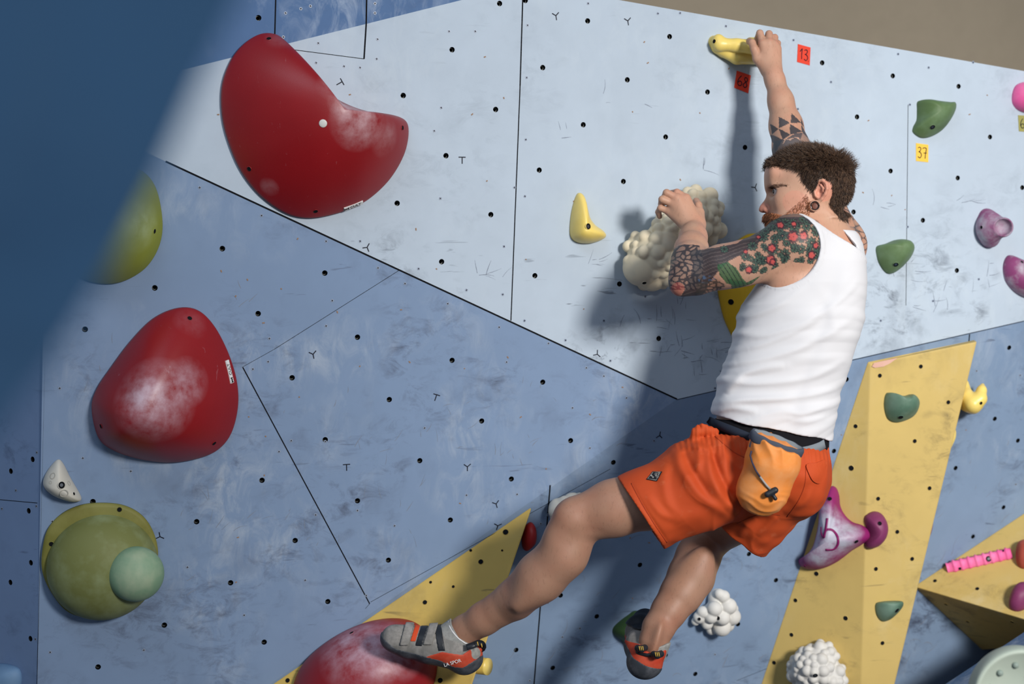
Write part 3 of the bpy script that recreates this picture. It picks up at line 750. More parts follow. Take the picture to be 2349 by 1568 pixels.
# pot shaped hold
a_, b_ = onp(PA, 2275, 522, .0), onp(PA, 2306, 520, .105)
yw = onp(PA,2275,522).y
pot = [ell(W(2270,522,yw-.03), (.039,.05,.050), None, .02), cone(W(2262,495,yw-.01), W(2272,548,yw-.01), .022, .026, .02), cone(W(2272,522,yw-.03), W(2301,521,yw-.08), .038, .030, .015),
       cone(W(2301,521,yw-.09), W(2318,521,yw-.13), .0245, .028, .004), halfspace(onp(PA,2275,522,-.003), -PA[1])]
pot[3] = ('sub',)+pot[3][1:]
po = sdf_mesh('purple_pot_hold', pot, W(2215,600,yw-.15), W(2360,450,yw+.03), .0025, M['purp'])
mk('purple_pot_hold', 'chalky purple hold shaped like a short pipe with an open mouth', po); bolt(po, 2252, 521, .005, 'bolt_hole')
pc = pebble('purple_hold', PA, [(2300,620),(2303,598),(2314,585),(2335,592),(2360,605),(2380,640),(2380,690),(2350,682),(2325,668),(2306,645)], (2340,640), .05, M['purp'], rings=14)
mk('purple_hold', 'streaky purple hold cut by the right edge below the pipe-shaped hold', pc); bolt(pc, 2344, 601, .005, 'bolt_hole')
pp = pebble('purple_horn_hold', PVR, [(1905,1115),(1918,1118),(1925,1135),(1928,1160),(1938,1180),(1955,1196),(1978,1204),(1994,1216),(1996,1232),(1978,1248),(1955,1262),(1925,1285),(1895,1300),(1865,1305),(1840,1298),(1834,1283),(1850,1272),(1866,1252),(1874,1225),(1880,1195),(1882,1165),(1886,1135)], (1918,1226), .085, M['purpc'], rings=22, rim=.006, prof=lambda s: (1-s**2)**.7)
mk('purple_horn_hold', 'large purple three-pointed hold with a painted purple swirl', pp)
bolt(pp, 1903, 1144, .007, 'bolt_hole'); bolt(pp, 1964, 1241, .007, 'bolt_hole'); bolt(pp, 1846, 1297, .004, 'bolt_hole')
def stroke(ob, pts, w, name, mat, parent=None, n=6):
    P = []; Nn = []
    for q in catmull([(a, b, 0) for a, b in pts], n, False):
        h = hit(ob, q[0], q[1])
        if h: P.append(h[0]+h[1]*.0008); Nn.append(h[1])
    return ribbon(P, Nn, w, .0008, name, mat, parent or ob) if len(P) > 1 else None
stroke(pp, [(1898,1188),(1895,1210),(1891,1232)], .007, 'painted_mark', M['swirl'])
stroke(pp, [(1884,1208),(1884,1222),(1890,1232),(1892,1222),(1898,1214),(1910,1216),(1921,1230),(1922,1247),(1912,1259),(1894,1260)], .007, 'painted_mark', M['swirl'])
p2 = pebble('purple_hold', PVR2, [(1983,1190),(1990,1178),(2005,1172),(2020,1177),(2030,1195),(2031,1215),(2024,1235),(2008,1252),(1988,1256),(1983,1245),(1990,1225)], (2008,1212), .045, M['purp2'], rings=14)
mk('purple_hold', 'dark purple curved hold touching the tip of the three-pointed hold', p2); bolt(p2, 2018, 1200, .006, 'bolt_hole')
p3_ = pebble('purple_hold', PC, [(2122,1175),(2135,1176),(2136,1200),(2129,1226),(2118,1228),(2109,1200)], (2120,1200), .015, M['purp2'], rings=8)
mk('purple_hold', 'sliver of purple hold behind the right edge of the tall volume', p3_)
PPy = plane3((2096,1344,ap.y), (2600,1010,u1.y), (2520,1470,4.66))
p4_ = pebble('purple_hold', PPy, [(2316,1395),(2318,1372),(2330,1352),(2350,1343),(2375,1350),(2380,1375),(2360,1392),(2335,1402)], (2345,1372), .045, M['purp2'], rings=12)
mk('purple_hold', 'purple rounded hold on the yellow pyramid near the right edge', p4_)
rr_ = pebble('red_brown_hold', PPy, [(2332,1290),(2332,1262),(2340,1248),(2360,1246),(2380,1270),(2375,1298),(2345,1304)], (2352,1275), .04, M['rbrown'], rings=12)
mk('red_brown_hold', 'brick red hold at the right edge beside the pink ribbed bar', rr_)
# pink ribbed bar
A_ = onp(PPy, 2172, 1304, .0); B_ = onp(PPy, 2320, 1270, .0); ax = (B_-A_); Lb = ax.length; ax.normalize(); wd = PPy[1].cross(ax)
V, Fc = [], []; NS = 66; KS = 12
for i in range(NS+1):
    t = i/NS; c = A_+ax*Lb*t; s = t*8.6
    rr = .72+.38*abs(math.sin(s*math.pi))**.35 if True else 1
    rr = 1.08-.28*(abs(math.cos(s*math.pi))**9)*-1-.18
    rr = .90+.14*abs(math.cos(s*math.pi))**8
    e = min(1, .80+t*2)
    for k in range(KS):
        a = math.pi*k/(KS-1); g = 1-.10*(abs(math.cos(s*math.pi)) < .9)*(abs(math.cos(a)) > .25)
        V.append(c+wd*math.cos(a)*.021*rr*e+PPy[1]*(math.sin(a)*.03*rr*e*g-.002))
for i in range(NS):
    for k in range(KS-1): Fc.append((i*KS+k, i*KS+k+1, (i+1)*KS+k+1, (i+1)*KS+k))
    Fc.append((i*KS+KS-1, i*KS, (i+1)*KS, (i+1)*KS+KS-1))
Fc += [tuple(range(KS)), tuple(NS*KS+k for k in range(KS-1, -1, -1))]
bar = mesh_obj('pink_ribbed_hold', V, Fc, M['pink'], None, True); mk('pink_ribbed_hold', 'pink ribbed bar hold on the yellow pyramid', bar)
bolt(bar, 2202, 1303, .005, 'bolt_hole'); bolt(bar, 2268, 1281, .009); bolt(bar, 2302, 1263, .004, 'bolt_hole')
# pink ridged sliver beside volume
V, Fc = [], []
sl = [W(2046,1478,5.0), W(2074,1500,4.95), W(2068,1515,4.95), W(2060,1530,4.95), W(2050,1547,5.0), W(2030,1552,5.05)]
pr = []
for i in range(9):
    t = i/8; pr.append(cone(W(2056-10*t,1484+62*t,4.92+.02*t), W(2030,1490+55*t,4.98), .019-.009*t, .012, .002))
ps = sdf_mesh('pink_ridged_hold', pr, W(2010,1570,4.88), W(2090,1465,5.06), .002, M['pink'])
mk('pink_ridged_hold', 'pink ridged hold peeking out from behind the tall volume', ps)
# hooked yellow hold right
HK=.085
hk = [cone(W(2212,880,4.84), W(2219,912,4.80), .014, .019, .02), cone(W(2219,912,4.80), W(2232,926,4.78), .019, .022, .02), cone(W(2232,926,4.78), W(2248,914,4.78), .022, .019, .015), cone(W(2248,914,4.78), W(2252,894,4.79), .019, .0135, .012), cone(W(2252,894,4.79), W(2254,883,4.80), .0135, .006, .01), cone(W(2215,925,4.84), W(2232,930,4.80), .022, .024, .02), cone(W(2230,925,4.82), onp(PC,2232,922), .024, .034, .02)]
ho = sdf_mesh('yellow_hook_hold', hk, W(2180,970,4.7), W(2285,860,5.05), .0025, M['yel'])
mk('yellow_hook_hold', 'pale yellow hooked hold right of the tall volume', ho); bolt(ho, 2250, 924, .005, 'bolt_hole')
ys = pebble('yellow_hold', PC, [(2170,975),(2186,978),(2189,995),(2182,1015),(2172,1028),(2162,1000)], (2172,1000), .015, M['yel'], rings=8); mk('yellow_hold', 'thin sliver of pale yellow hold below the hooked hold', ys)
# behind left wedge
cyl = tube([W(1060,1522,4.40), W(1080,1524,4.385), W(1116,1528,4.36), W(1120,1528.5,4.357)], .0235, 'yellow_peg_hold', M['yel'], None, 24)
mk('yellow_peg_hold', 'yellow round peg hold behind the heel of the front shoe', cyl)
rs = pebble('small_red_hold', PC, [(1200,1258),(1196,1230),(1205,1205),(1218,1197),(1226,1208),(1224,1235),(1212,1252)], (1212,1228), .035, plain('red_hold_plastic', (158, 36, 36), .45), rings=10)
mk('small_red_hold', 'small red hold behind the tip of the worn yellow wedge', rs)
# pale disc hold, nearer the camera
M['pale'] = hold_mat('pale_green_disc', (158, 170, 158), (172, 182, 170), .5, .6); M['pale2'] = hold_mat('disc_relief', (124, 138, 130), (130, 144, 136), .5)
cD = W(2330, 1590, 3.35); RD = .115*3.35/3.9*1.05
V, Fc = [], []; K = 64
prof = [(0, 1.0), (-.03, 1.0), (-.04, .985), (-.045, .96), (-.045, .90), (-.041, .88), (-.041, .0001)]
ry_ = (cD-Vector((0, 0, CZ))).normalized()
for (d, f) in [(.42, .62)]+prof: V += [cD+(ry_*d if d > .1 else Vector((0, d, 0)))+Vector((math.cos(2*math.pi*k/K)*RD*f, 0, math.sin(2*math.pi*k/K)*RD*f)) for k in range(K)]
for j in range(len(prof)):
    for k in range(K): k2 = (k+1) % K; Fc.append((j*K+k, j*K+k2, (j+1)*K+k2, (j+1)*K+k))
Fc.append(tuple(range(K)))
dc = mesh_obj('round_hold', V, Fc, M['pale'], None, True); mk('round_hold', 'pale grey-green round hold, blurred, in the bottom right corner', dc)
for k in range(12):
    a = 2*math.pi*k/12+.2; c = cD+Vector((math.cos(a)*RD*.68, -.043, math.sin(a)*RD*.68))
    o = sdf_mesh('raised_knob', [ell(c, (.007, .006, .007), None)], c-Vector((.012,)*3), c+Vector((.012,)*3), .0016, M['pale2'], dc, B=8)
for a0 in (.3, 2.4, 4.5):
    P = []; Nn = []
    for i in range(9):
        a = a0+i*.13; r = RD*(.1+.38*i/8); P.append(cD+Vector((math.cos(a)*r, -.0415, math.sin(a)*r))); Nn.append((0, -1, 0))
    ribbon(P, Nn, .012, .003, 'raised_rib', M['pale2'], dc)

# ---- tape tags
def tagcard(label, name, quad, mat, digits, pl=PA):
    c = [onp(pl, x, y, .0015) for x, y in quad]
    V = c+[q-pl[1]*.003 for q in c]
    o = mesh_obj(name, V, [(3,2,1,0),(4,5,6,7),(0,1,5,4),(1,2,6,5),(2,3,7,6),(3,0,4,7)], mat); tag(o, label, 'number tag')
    r = (c[1]-c[0]); u = (c[0]-c[3])
    for strokes in digits:
        P = [c[3]+r*a+u*b+pl[1]*.0006 for a, b in catmull2(strokes)]
        ribbon(P, [pl[1]]*len(P), .0022, .0004, 'handwritten_digit', M['pen'], o)
    return o
def catmull2(p): return [(q[0], q[1]) for q in catmull([(a, b, 0) for a, b in p], 5, False)]
M['tr'] = plain('red_tape', (214, 58, 34), .6); M['ty'] = plain('yellow_tape', (240, 190, 74), .6); M['to'] = plain('olive_tape', (150, 146, 84), .6)
one = [[(.18,.62),(.32,.78),(.34,.78),(.32,.5),(.33,.22)]]
three = lambda x: [[(x,.74),(x+.14,.80),(x+.24,.72),(x+.14,.56),(x+.06,.54),(x+.2,.50),(x+.28,.36),(x+.16,.2),(x,.26)]]
eight = lambda x: [[(x+.24,.74),(x+.1,.78),(x+.04,.66),(x+.18,.5),(x+.26,.34),(x+.14,.2),(x,.32),(x+.1,.48),(x+.24,.62),(x+.24,.74)]]
six = lambda x: [[(x+.2,.8),(x+.06,.62),(x,.38),(x+.1,.22),(x+.26,.26),(x+.28,.42),(x+.14,.48),(x+.03,.38)]]
seven = lambda x: [[(x,.74),(x+.14,.80),(x+.3,.76),(x+.24,.5),(x+.2,.2)], [(x+.08,.5),(x+.34,.52)]]
tagcard('red square tag marked 13 right of the raised hand', 'number_tag', [(1830,101),(1859,109),(1857,150),(1828,142)], M['tr'], one+three(.52)+[[(.86,.2),(.88,.2)]])
tagcard('red square tag marked 68 under the yellow top hold', 'number_tag', [(1690,162),(1722,173),(1716,214),(1684,201)], M['tr'], six(.16)+eight(.56))
tagcard('yellow square tag marked 37 under the olive green hold', 'number_tag', [(2101,328),(2129,332),(2129,372),(2101,369)], M['ty'], three(.14)+seven(.52))
tagcard('olive square tag marked 6 at the right edge', 'number_tag', [(2335,264),(2364,266),(2364,303),(2337,301)], M['to'], six(.14))
# ---- crease lips, pale chip on the tall volume
M['chip'] = hold_mat('chipped_pink_wood', (204, 156, 138), (214, 176, 160), .6)
ch = [onp(PVR2, x, y, .003) for x, y in [(1999,840),(2004,832),(2030,826),(2058,820),(2042,832),(2026,840),(2006,843)]]
if len(ch) > 2:
    o = mesh_obj('chipped_corner', ch, [tuple(range(len(ch)))], M['chip'], rvol); o['label'] = 'chipped bare patch, pinkish'
# ------------------------------------------------------------------ the climber
RES = 0.0023
rng = np.random.default_rng(5)
_tab = rng.random((32, 32, 32)).astype(np.float32)
def vnoise(P, s):
    q = P*s; i = np.floor(q).astype(int); f = q-i; f = f*f*(3-2*f); out = 0
    for dx in (0, 1):
        for dy in (0, 1):
            for dz in (0, 1):
                w = (f[:, 0] if dx else 1-f[:, 0])*(f[:, 1] if dy else 1-f[:, 1])*(f[:, 2] if dz else 1-f[:, 2])
                out = out+w*_tab[(i[:, 0]+dx) % 32, (i[:, 1]+dy) % 32, (i[:, 2]+dz) % 32]
    return out
def inpoly(x, y, poly):
    c = np.zeros(len(x), dtype=bool); j = len(poly)-1
    for i in range(len(poly)):
        xi, yi = poly[i]; xj, yj = poly[j]
        if yi != yj:
            m = ((yi > y) != (yj > y)) & (x < (xj-xi)*(y-yi)/(yj-yi)+xi); c ^= m
        j = i
    return c
def pxy(P, Y): return 1174.5+P[:, 0]*F/Y, 784-(P[:, 2]-CZ)*F/Y
def chain(pts, k=.02):
    return [cone(W(*a[:3]), W(*b[:3]), a[3], b[3], k) for a, b in zip(pts[:-1], pts[1:])]
def axes(d, n=None):
    d = Vector(d).normalized(); n = Vector(n or (0, -1, 0)); n = (n-d*n.dot(d)).normalized(); s = d.cross(n)
    return np.array([tuple(s), tuple(n), tuple(d)]).T      # columns: side, front, along
def ellpx(c, r, d=(0, 0, 1), k=.02, op='add'):             # r = (side, toward camera, along)
    return ell(W(*c), r, axes(d), k, op)
pd = lambda x, y, yy=0: Vector((x, yy, -y)).normalized()   # direction from pixel step

# torso sweep: (py, cx, half width px, depth radius, Y)
LV = [(505,1903,8,.02,4.0),(520,1904,32,.05,4.0),(535,1902,56,.072,4.0),(560,1888,84,.092,4.0),(600,1869,110,.112,4.0),(650,1862,119,.118,4.0),(700,1842,134,.118,4.0),(750,1833,136,.116,4.0),(800,1818,138,.112,4.0),
      (850,1801,140,.108,4.0),(900,1785,136,.105,4.0),(950,1774,136,.106,4.0),(1000,1768,134,.110,4.0),(1050,1770,130,.116,4.0),(1100,1772,118,.12,4.0),(1140,1774,80,.09,4.0)]
_lz = np.array([CZ-(l[0]-784)/F*4 for l in LV])[::-1]; _lx = np.array([(l[1]-1174.5)/F*4 for l in LV])[::-1]
_lr = np.array([l[2]/F*4 for l in LV])[::-1]; _ld = np.array([l[3] for l in LV])[::-1]
def sweep(off=0.0, ztop=True):
    def f(P):
        z = P[:, 2]; cx = np.interp(z, _lz, _lx); rx = np.interp(z, _lz, _lr)+off; ry = np.interp(z, _lz, _ld)+off
        x = (P[:, 0]-cx)/rx; y = (P[:, 1]-4.0)/ry
        k = np.power(np.abs(x)**2.3+np.abs(y)**2.3, 1/2.3)
        g = np.exp(-((P[:, 0]-cx-.03)/.022)**2)*np.clip((4.0-P[:, 1])*8, 0, 1)*.006
        d = (k-1)*np.minimum(rx, ry)+g
        return np.maximum(d*.8, np.maximum(z-_lz[-1], _lz[0]-z))
    return func(f, .02)
body = [sweep(-.008),
    # neck, trapezius
    cone(W(1872,475,3.99), W(1892,560,4.0), .055, .062, .03), cone(W(1890,535,4.0), W(1835,550,3.95), .045, .05, .04), cone(W(1895,535,4.02), W(1930,560,4.08), .045, .05, .03),
    ellpx((1880,600,3.93), (.05,.03,.07), pd(.3,1), .03), ellpx((1800,610,3.93), (.05,.04,.09), pd(.3,1), .04)]
# left arm (bent, nearest)
body += [ellpx((1818,556,3.93), (.068,.07,.080), pd(-1,.25), .03), ellpx((1835,535,3.95), (.04,.05,.05), pd(-1,.25), .03)]
body += chain([(1822,562,3.93,.064),(1760,585,3.94,.056),(1700,602,3.95,.0515),(1655,612,3.96,.053),(1600,628,3.98,.049),(1582,630,3.985,.047)], .02)
body += [ellpx((1720,618,3.94), (.035,.04,.08), pd(-1,.3), .02), ellpx((1560,652,3.97), (.028,.03,.03), pd(0,1), .02)]
body += chain([(1582,628,3.985,.047),(1584,600,4.02,.046),(1586,572,4.08,.041),(1590,545,4.14,.034),(1592,522,4.19,.0295)], .02)
# left hand on the cream hold
Wl = (1592,520,4.19)
mcp = [(1535,484,4.215,.0115),(1543,466,4.205,.012),(1553,455,4.20,.0125),(1573,455,4.205,.0125)]
for m, cx in zip(mcp, (1578,1584,1590,1597)):
    body.append(cone(W(cx,516,4.19), W(*m[:3]), .020, m[3]+.0015, .012))
body.append(cone(W(1600,510,4.20), W(1603,488,4.215), .020, .016, .015))
fing = [[(1535,484,4.215,.0105),(1515,477,4.215,.0088),(1510,486,4.235,.0082),(1513,496,4.25,.0075)],
        [(1543,466,4.205,.0115),(1519,457,4.20,.0098),(1517,468,4.23,.0088),(1520,480,4.25,.008)],
        [(1553,455,4.20,.0115),(1529,442,4.20,.010),(1524,452,4.235,.009),(1527,464,4.255,.0082)],
        [(1573,455,4.205,.0115),(1553,441,4.21,.0098),(1541,443,4.24,.0088),(1540,452,4.26,.008)],
        [(1603,488,4.215,.0135),(1602,470,4.225,.0105),(1597,461,4.245,.0095)]]
for fg in fing: body += chain(fg, .0022)
for m in mcp: body.append(ell(W(m[0],m[1],m[2]-.004), (.009,.008,.009), None, .006))
# right arm (raised)
body += [ellpx((1930,560,4.10), (.060,.062,.075), pd(-.3,-1), .025)]
body += chain([(1935,560,4.10,.055),(1890,470,4.17,.050),(1832,385,4.24,.047)], .02)
body += chain([(1832,385,4.24,.045),(1815,340,4.26,.0475),(1803,289,4.29,.043),(1791,232,4.31,.0325),(1777,182,4.33,.0245),(1771,165,4.335,.0245)], .02)
mcr = [(1750,100,4.345,.0125),(1764,98,4.345,.0125),(1776,103,4.35,.012),(1783,112,4.355,.011)]
for m, cx in zip(mcr, (1762,1767,1773,1778)):
    body.append(cone(W(cx,158,4.34), W(*m[:3]), .019, m[3]+.001, .010))
body.append(cone(W(1760,158,4.345), W(1738,134,4.345), .018, .015, .012))
fing = [[(1750,100,4.345,.0115),(1743,76,4.355,.010),(1738,88,4.385,.009),(1740,100,4.40,.0085)],
        [(1764,98,4.345,.0115),(1764,78,4.36,.0102),(1760,86,4.39,.009),(1760,98,4.40,.0085)],
        [(1776,103,4.35,.011),(1777,86,4.365,.0098),(1773,92,4.39,.0088),(1772,104,4.40,.008)],
        [(1783,112,4.355,.010),(1784,99,4.37,.0088),(1780,102,4.39,.008),(1778,112,4.40,.0075)],
        [(1738,134,4.345,.0135),(1730,112,4.345,.011),(1725,98,4.355,.0105),(1719,95,4.37,.0095)]]
for fg in fing: body += chain(fg, .0022)
for m in mcr[:3]: body.append(ell(W(m[0],m[1],m[2]-.005), (.008,.007,.008), None, .006))
# pelvis and legs
body += [ellpx((1780,1085,4.0), (.11,.09,.09), pd(0,1), .03)]
body += chain([(1715,1065,3.98,.088),(1600,1100,3.98,.086),(1500,1140,3.98,.078),(1405,1166,3.985,.070),(1330,1188,3.99,.057)], .02)
body += chain([(1322,1192,3.99,.054),(1292,1270,4.0,.060),(1240,1322,4.03,.0625),(1182,1373,4.07,.051),(1110,1418,4.11,.042),(1066,1446,4.14,.039),(1062,1465,4.15,.036)], .015)
body += [ellpx((1301,1189,3.965), (.027,.026,.030), pd(-.3,1), .04), ellpx((1276,1228,3.98), (.026,.03,.034), pd(-.5,1), .03), ellpx((1262,1308,4.0), (.030,.036,.13), pd(-.68,.73), .05), ellpx((1350,1215,3.97), (.014,.02,.07), pd(1,-.12), .02),
         ellpx((1342,1165,3.97), (.03,.03,.06), pd(1,-.3), .02), ellpx((1078,1440,4.115), (.016,.016,.02), pd(0,1), .01)]
body += chain([(1062,1465,4.15,.036),(1066,1505,4.15,.032)], .02)+chain([(1062,1490,4.15,.03),(980,1480,4.15,.028),(905,1465,4.16,.022)], .015)
body += chain([(1800,1085,4.02,.088),(1715,1165,4.16,.078),(1630,1225,4.29,.060)], .02)
body += chain([(1625,1230,4.28,.059),(1601,1278,4.23,.058),(1585,1322,4.20,.061),(1561,1362,4.17,.053),(1535,1400,4.15,.045),(1510,1440,4.13,.040),(1498,1472,4.12,.034),(1490,1500,4.12,.03)], .015)
body += [ellpx((1592,1325,4.16), (.045,.03,.09), pd(-.4,.9), .02), ellpx((1504,1470,4.09), (.012,.02,.05), pd(-.3,1), .015)]
body += chain([(1490,1500,4.13,.03),(1478,1450,4.24,.026),(1484,1425,4.30,.02)], .015)
# head
YH = 3.98; HC_ = W(1862,428,YH)
fwd = Vector((-.99, .12, 0)).normalized(); latv = Vector((.12, .99, 0)).normalized()*-1; upv = Vector((0, 0, 1))
def H(px, py, l): return HC_+fwd*((1862-px)/904/.985)+latv*l+upv*((428-py)/904)
HR = np.array([tuple(fwd), tuple(latv), tuple(upv)]).T
head = [ell(H(1862,421,0), (.100,.077,.084), HR, .02), ell(H(1820,466,0), (.058,.056,.088), HR, .05)]
for s in (1, -1):
    head += [cone(H(1840,470,.052*s), H(1800,535,.026*s), .016, .016, .03), ell(H(1805,462,.046*s), (.026,.016,.022), HR, .03),
             cone(H(1771,431,.010*s), H(1779,432,.040*s), .0085, .008, .014),
             cone(H(1764,482,.010*s), H(1760,480,.011*s), .0085, .0075, .006)]
head += [cone(H(1773,448,0), H(1755,475,0), .0075, .0105, .010), ell(H(1776,398,0), (.02,.05,.03), HR, .03),
         ell(H(1752,480,0), (.009,.009,.0065), HR, .005),
         cone(H(1775,503,.020), H(1766,500,0), .009, .009, .01), cone(H(1775,503,-.020), H(1766,500,0), .009, .009, .01), cone(H(1770,511,.014), H(1770,511,-.014), .009, .009, .008),
         cone(H(1790,536,.012), H(1790,536,-.012), .024, .024, .02), cone(H(1860,500,0), H(1880,540,0), .055, .058, .03)]
for s in (1, -1):
    head += [ell(H(1772,441.5,.034*s), (.016,.017,.0105), HR, .012, 'sub')]
    head += [ell(H(1757,487,.0075*s), (.004,.0035,.006), HR, .003, 'sub')]
    head += [cone(H(1779,436,.022*s), H(1786,437,.042*s), .0045, .004, .004), cone(H(1780,447,.022*s), H(1786,447,.042*s), .004, .0035, .005)]
    e = [(1864,438,.075),(1866,428,.080),(1873,422,.084),(1881,422,.088),(1888,429,.091),(1890,441,.092),(1886,453,.089),(1879,463,.084),(1871,470,.080)]
    if s == 1: e = e
    head += [ell(H(1875,447,.074*s), (.014,.010,.023), HR, .008)]
    for a, b in zip(e[:-1], e[1:]): head.append(cone(H(a[0],a[1],a[2]*s), H(b[0],b[1],b[2]*s), .0042, .0042, .003))
    head += [cone(H(1876,431,.084*s), H(1882,440,.087*s), .003, .003, .003), cone(H(1882,440,.087*s), H(1877,455,.084*s), .003, .003, .003), cone(H(1864,447,.080*s), H(1866,456,.080*s), .0042, .004, .004)]
    head += [ell(H(1873,449,.086*s), (.007,.009,.011), HR, .004, 'sub')]
    for k in range(10):
        a = k*.628; b = a+.628
        head.append(cone(H(1864+10.6*math.cos(a), 478+10.6*math.sin(a), .081*s), H(1864+10.6*math.cos(b), 478+10.6*math.sin(b), .081*s), .0028, .0028, .002))
body = body+head
lo, hi = W(850,1600,4.2), W(2000,40,4.4)
bodyo = sdf_mesh('person', body, (lo.x, 3.72, lo.z), (hi.x+.03, 4.46, hi.z+.02), RES, None)
me = bodyo.data; nv = len(me.vertices); BV = np.empty(nv*3, dtype=np.float32); me.vertices.foreach_get('co', BV); BV = BV.reshape(-1, 3)
print('body verts', nv)
# --- pigment: skin, tattoos, scalp
def voro(x, y, c, seed=3):
    gx = np.floor(x/c); gy = np.floor(y/c); d1 = np.full(len(x), 1e9); d2 = d1.copy()
    for i in (-1, 0, 1):
        for j in (-1, 0, 1):
            a = gx+i; b = gy+j
            hx = np.modf(np.abs(np.sin(a*127.1+b*311.7+seed)*43758.5))[0]; hy = np.modf(np.abs(np.sin(a*269.5+b*183.3+seed)*43758.5))[0]
            d = np.hypot((a+hx)*c-x, (b+hy)*c-y); m = d < d1
            d2 = np.where(m, d1, np.minimum(d2, d)); d1 = np.where(m, d, d1)
    return d1, d2
skin = np.array(lin((184,144,120))); col = np.tile(skin, (nv, 1)).astype(np.float32)
def blend(m, c, a=1.0):
    m = np.asarray(m, dtype=np.float32)[:, None]*a; col[:] = col*(1-m)+np.array(lin(c), dtype=np.float32)*m
nz = vnoise(BV, 30); blend(np.clip(nz-.4, 0, 1), (200,140,118), .6)
x, y = pxy(BV, YH); hm = (BV[:, 1] < 4.12) & (y < 560) & (x > 1735) & (x < 1975) & (y > 320)
_cn = hm & (np.hypot(x-1862, y-430) < 150); nearhead = _cn.copy(); nearhead[_cn] = (sdf_eval(head, BV[_cn]) < .03) & (sdf_eval(body[4:-len(head)], BV[_cn]) > .004) & (BV[_cn][:, 1] < 4.1)
nearhead |= _cn & (x > 1845) & (y < 515) & (BV[:, 1] < 4.1) & ~((x < 1880) & (y > 488))
blend(nearhead & (np.hypot(x-1752, y-478) < 14), (196,120,104), .5); blend(nearhead & (np.hypot(x-1812, y-468) < 26), (204,132,112), .35)
blend(nearhead & (np.hypot(x-1877, y-443) < 24), (214,140,120), .5)
HAIR = [(1740,300),(1762,386),(1775,384),(1798,386),(1815,390),(1824,402),(1830,424),(1840,441),(1851,447),(1857,436),(1864,420),(1880,414),(1894,424),(1898,445),(1893,472),(1902,488),(1916,503),(1930,510),(1990,480),(1990,300)]
BEARD = [(1838,450),(1845,470),(1845,500),(1836,545),(1740,550),(1746,494),(1763,493),(1777,495),(1788,499),(1802,487),(1816,475),(1828,463)]
earm = (np.hypot((x-1877)/17, (y-445)/29) < 1) & ((4.0-BV[:, 1]) > .074)
blend(nearhead & inpoly(x, y, HAIR) & ~earm, (44,32,26), .95); blend(nearhead & inpoly(x, y, BEARD) & (x < 1850), (160,104,80), .45)
brow = nearhead & inpoly(x, y, [(1760,432),(1770,425),(1790,428),(1800,433),(1790,433),(1772,434)]); blend(brow, (90,62,48), .8)
blend(nearhead & inpoly(x, y, [(1763,506),(1775,502),(1786,506),(1775,510)]), (170,92,84), .7)
lx_, ly_ = pxy(BV, 4.05); blend(ly_ > 1060, (142,106,86), .6)
# left sleeve tattoo: tree, leaves, berries
x, y = pxy(BV, 3.93); arm = (BV[:, 1] < 4.13) & inpoly(x, y, [(1520,600),(1538,566),(1575,556),(1625,560),(1680,550),(1745,505),(1813,488),(1872,508),(1893,545),(1893,575),(1862,610),(1835,606),(1800,602),(1762,622),(1742,645),(1650,675),(1570,695),(1525,670)]) & ~nearhead
TR = [(1588,572),(1640,568),(1690,558),(1738,526),(1775,500),(1850,500),(1870,520),(1800,514),(1765,530),(1738,556),(1702,582),(1668,600),(1645,622),(1625,650),(1612,690),(1560,690),(1578,650),(1590,610)]
st = .5+.5*np.sin((x*.30+y*1.0)*.75+4*vnoise(BV, 40)); blend(arm, (120,104,98), .22); blend(arm & inpoly(x, y, TR), (40,42,50), .93); blend((arm & inpoly(x, y, TR))*(st > .86), (120,108,104), .35)
sw = arm & (x < 1612) & (y < 664); d1, d2 = voro(x+6*np.sin(y*.12), y, 13, 9); blend(sw, (100,92,88), .5); blend(sw*((d2-d1) < 3.4), (40,42,50), .9)
blend(arm & (np.hypot(x-1556, y-662) < 15), (170,70,66), .4)
cl = [(1660,572,9),(1705,590,10),(1722,566,11),(1745,545,12),(1765,575,13),(1740,600,11),(1785,545,12),(1790,585,12),(1812,525,13),(1840,522,12),(1862,535,12),(1850,560,13),(1825,575,11),(1862,585,11),(1875,555,9),(1770,525,9),(1718,618,10),(1700,612,8),(1850,600,8),(1795,512,10),(1748,620,7),(1880,580,8)]
_r = random.Random(8)
blend(arm*np.clip((518-y-.0*x)/22, 0, .75)*(x > 1745), (58,60,66), .9)
for _k in range(62): cl.append((_r.uniform(1735, 1885), _r.uniform(506, 603), _r.uniform(5, 9)))
for _k in range(12): cl.append((_r.uniform(1690, 1790), _r.uniform(580, 632), _r.uniform(5, 8)))
for i, (cx_, cy_, r_) in enumerate(cl):
    for k in range(8):
        a = k*.785+i; lx = cx_+math.cos(a)*r_*.62; ly = cy_+math.sin(a)*r_*.62
        dx, dy = x-lx, y-ly; u_ = dx*math.cos(a)+dy*math.sin(a); w_ = -dx*math.sin(a)+dy*math.cos(a)
        e_ = np.hypot(u_/(r_*.52), w_/(r_*.30)); blend(arm & (e_ < 1.0), (34,42,44), .9); blend(arm & (e_ < .60), (74,100,86), .8)
for cx_, cy_, r_ in [(1808,547,11),(1832,545,9),(1762,572,8),(1861,566,6),(1760,598,9),(1713,620,7),(1765,603,6),(1783,519,7),(1812,517,5),(1852,588,8),(1736,545,4),(1706,579,4),(1874,540,5)]:
    r2 = np.hypot(x-cx_, (y-cy_)*.85); blend(arm & (r2 < r_+1.5), (64,30,44), .85)
    for k in range(5): blend(arm & (np.hypot(x-cx_-math.cos(k*1.26)*r_*.5, y-cy_-math.sin(k*1.26)*r_*.5) < r_*.42), (190,84,80), .85)
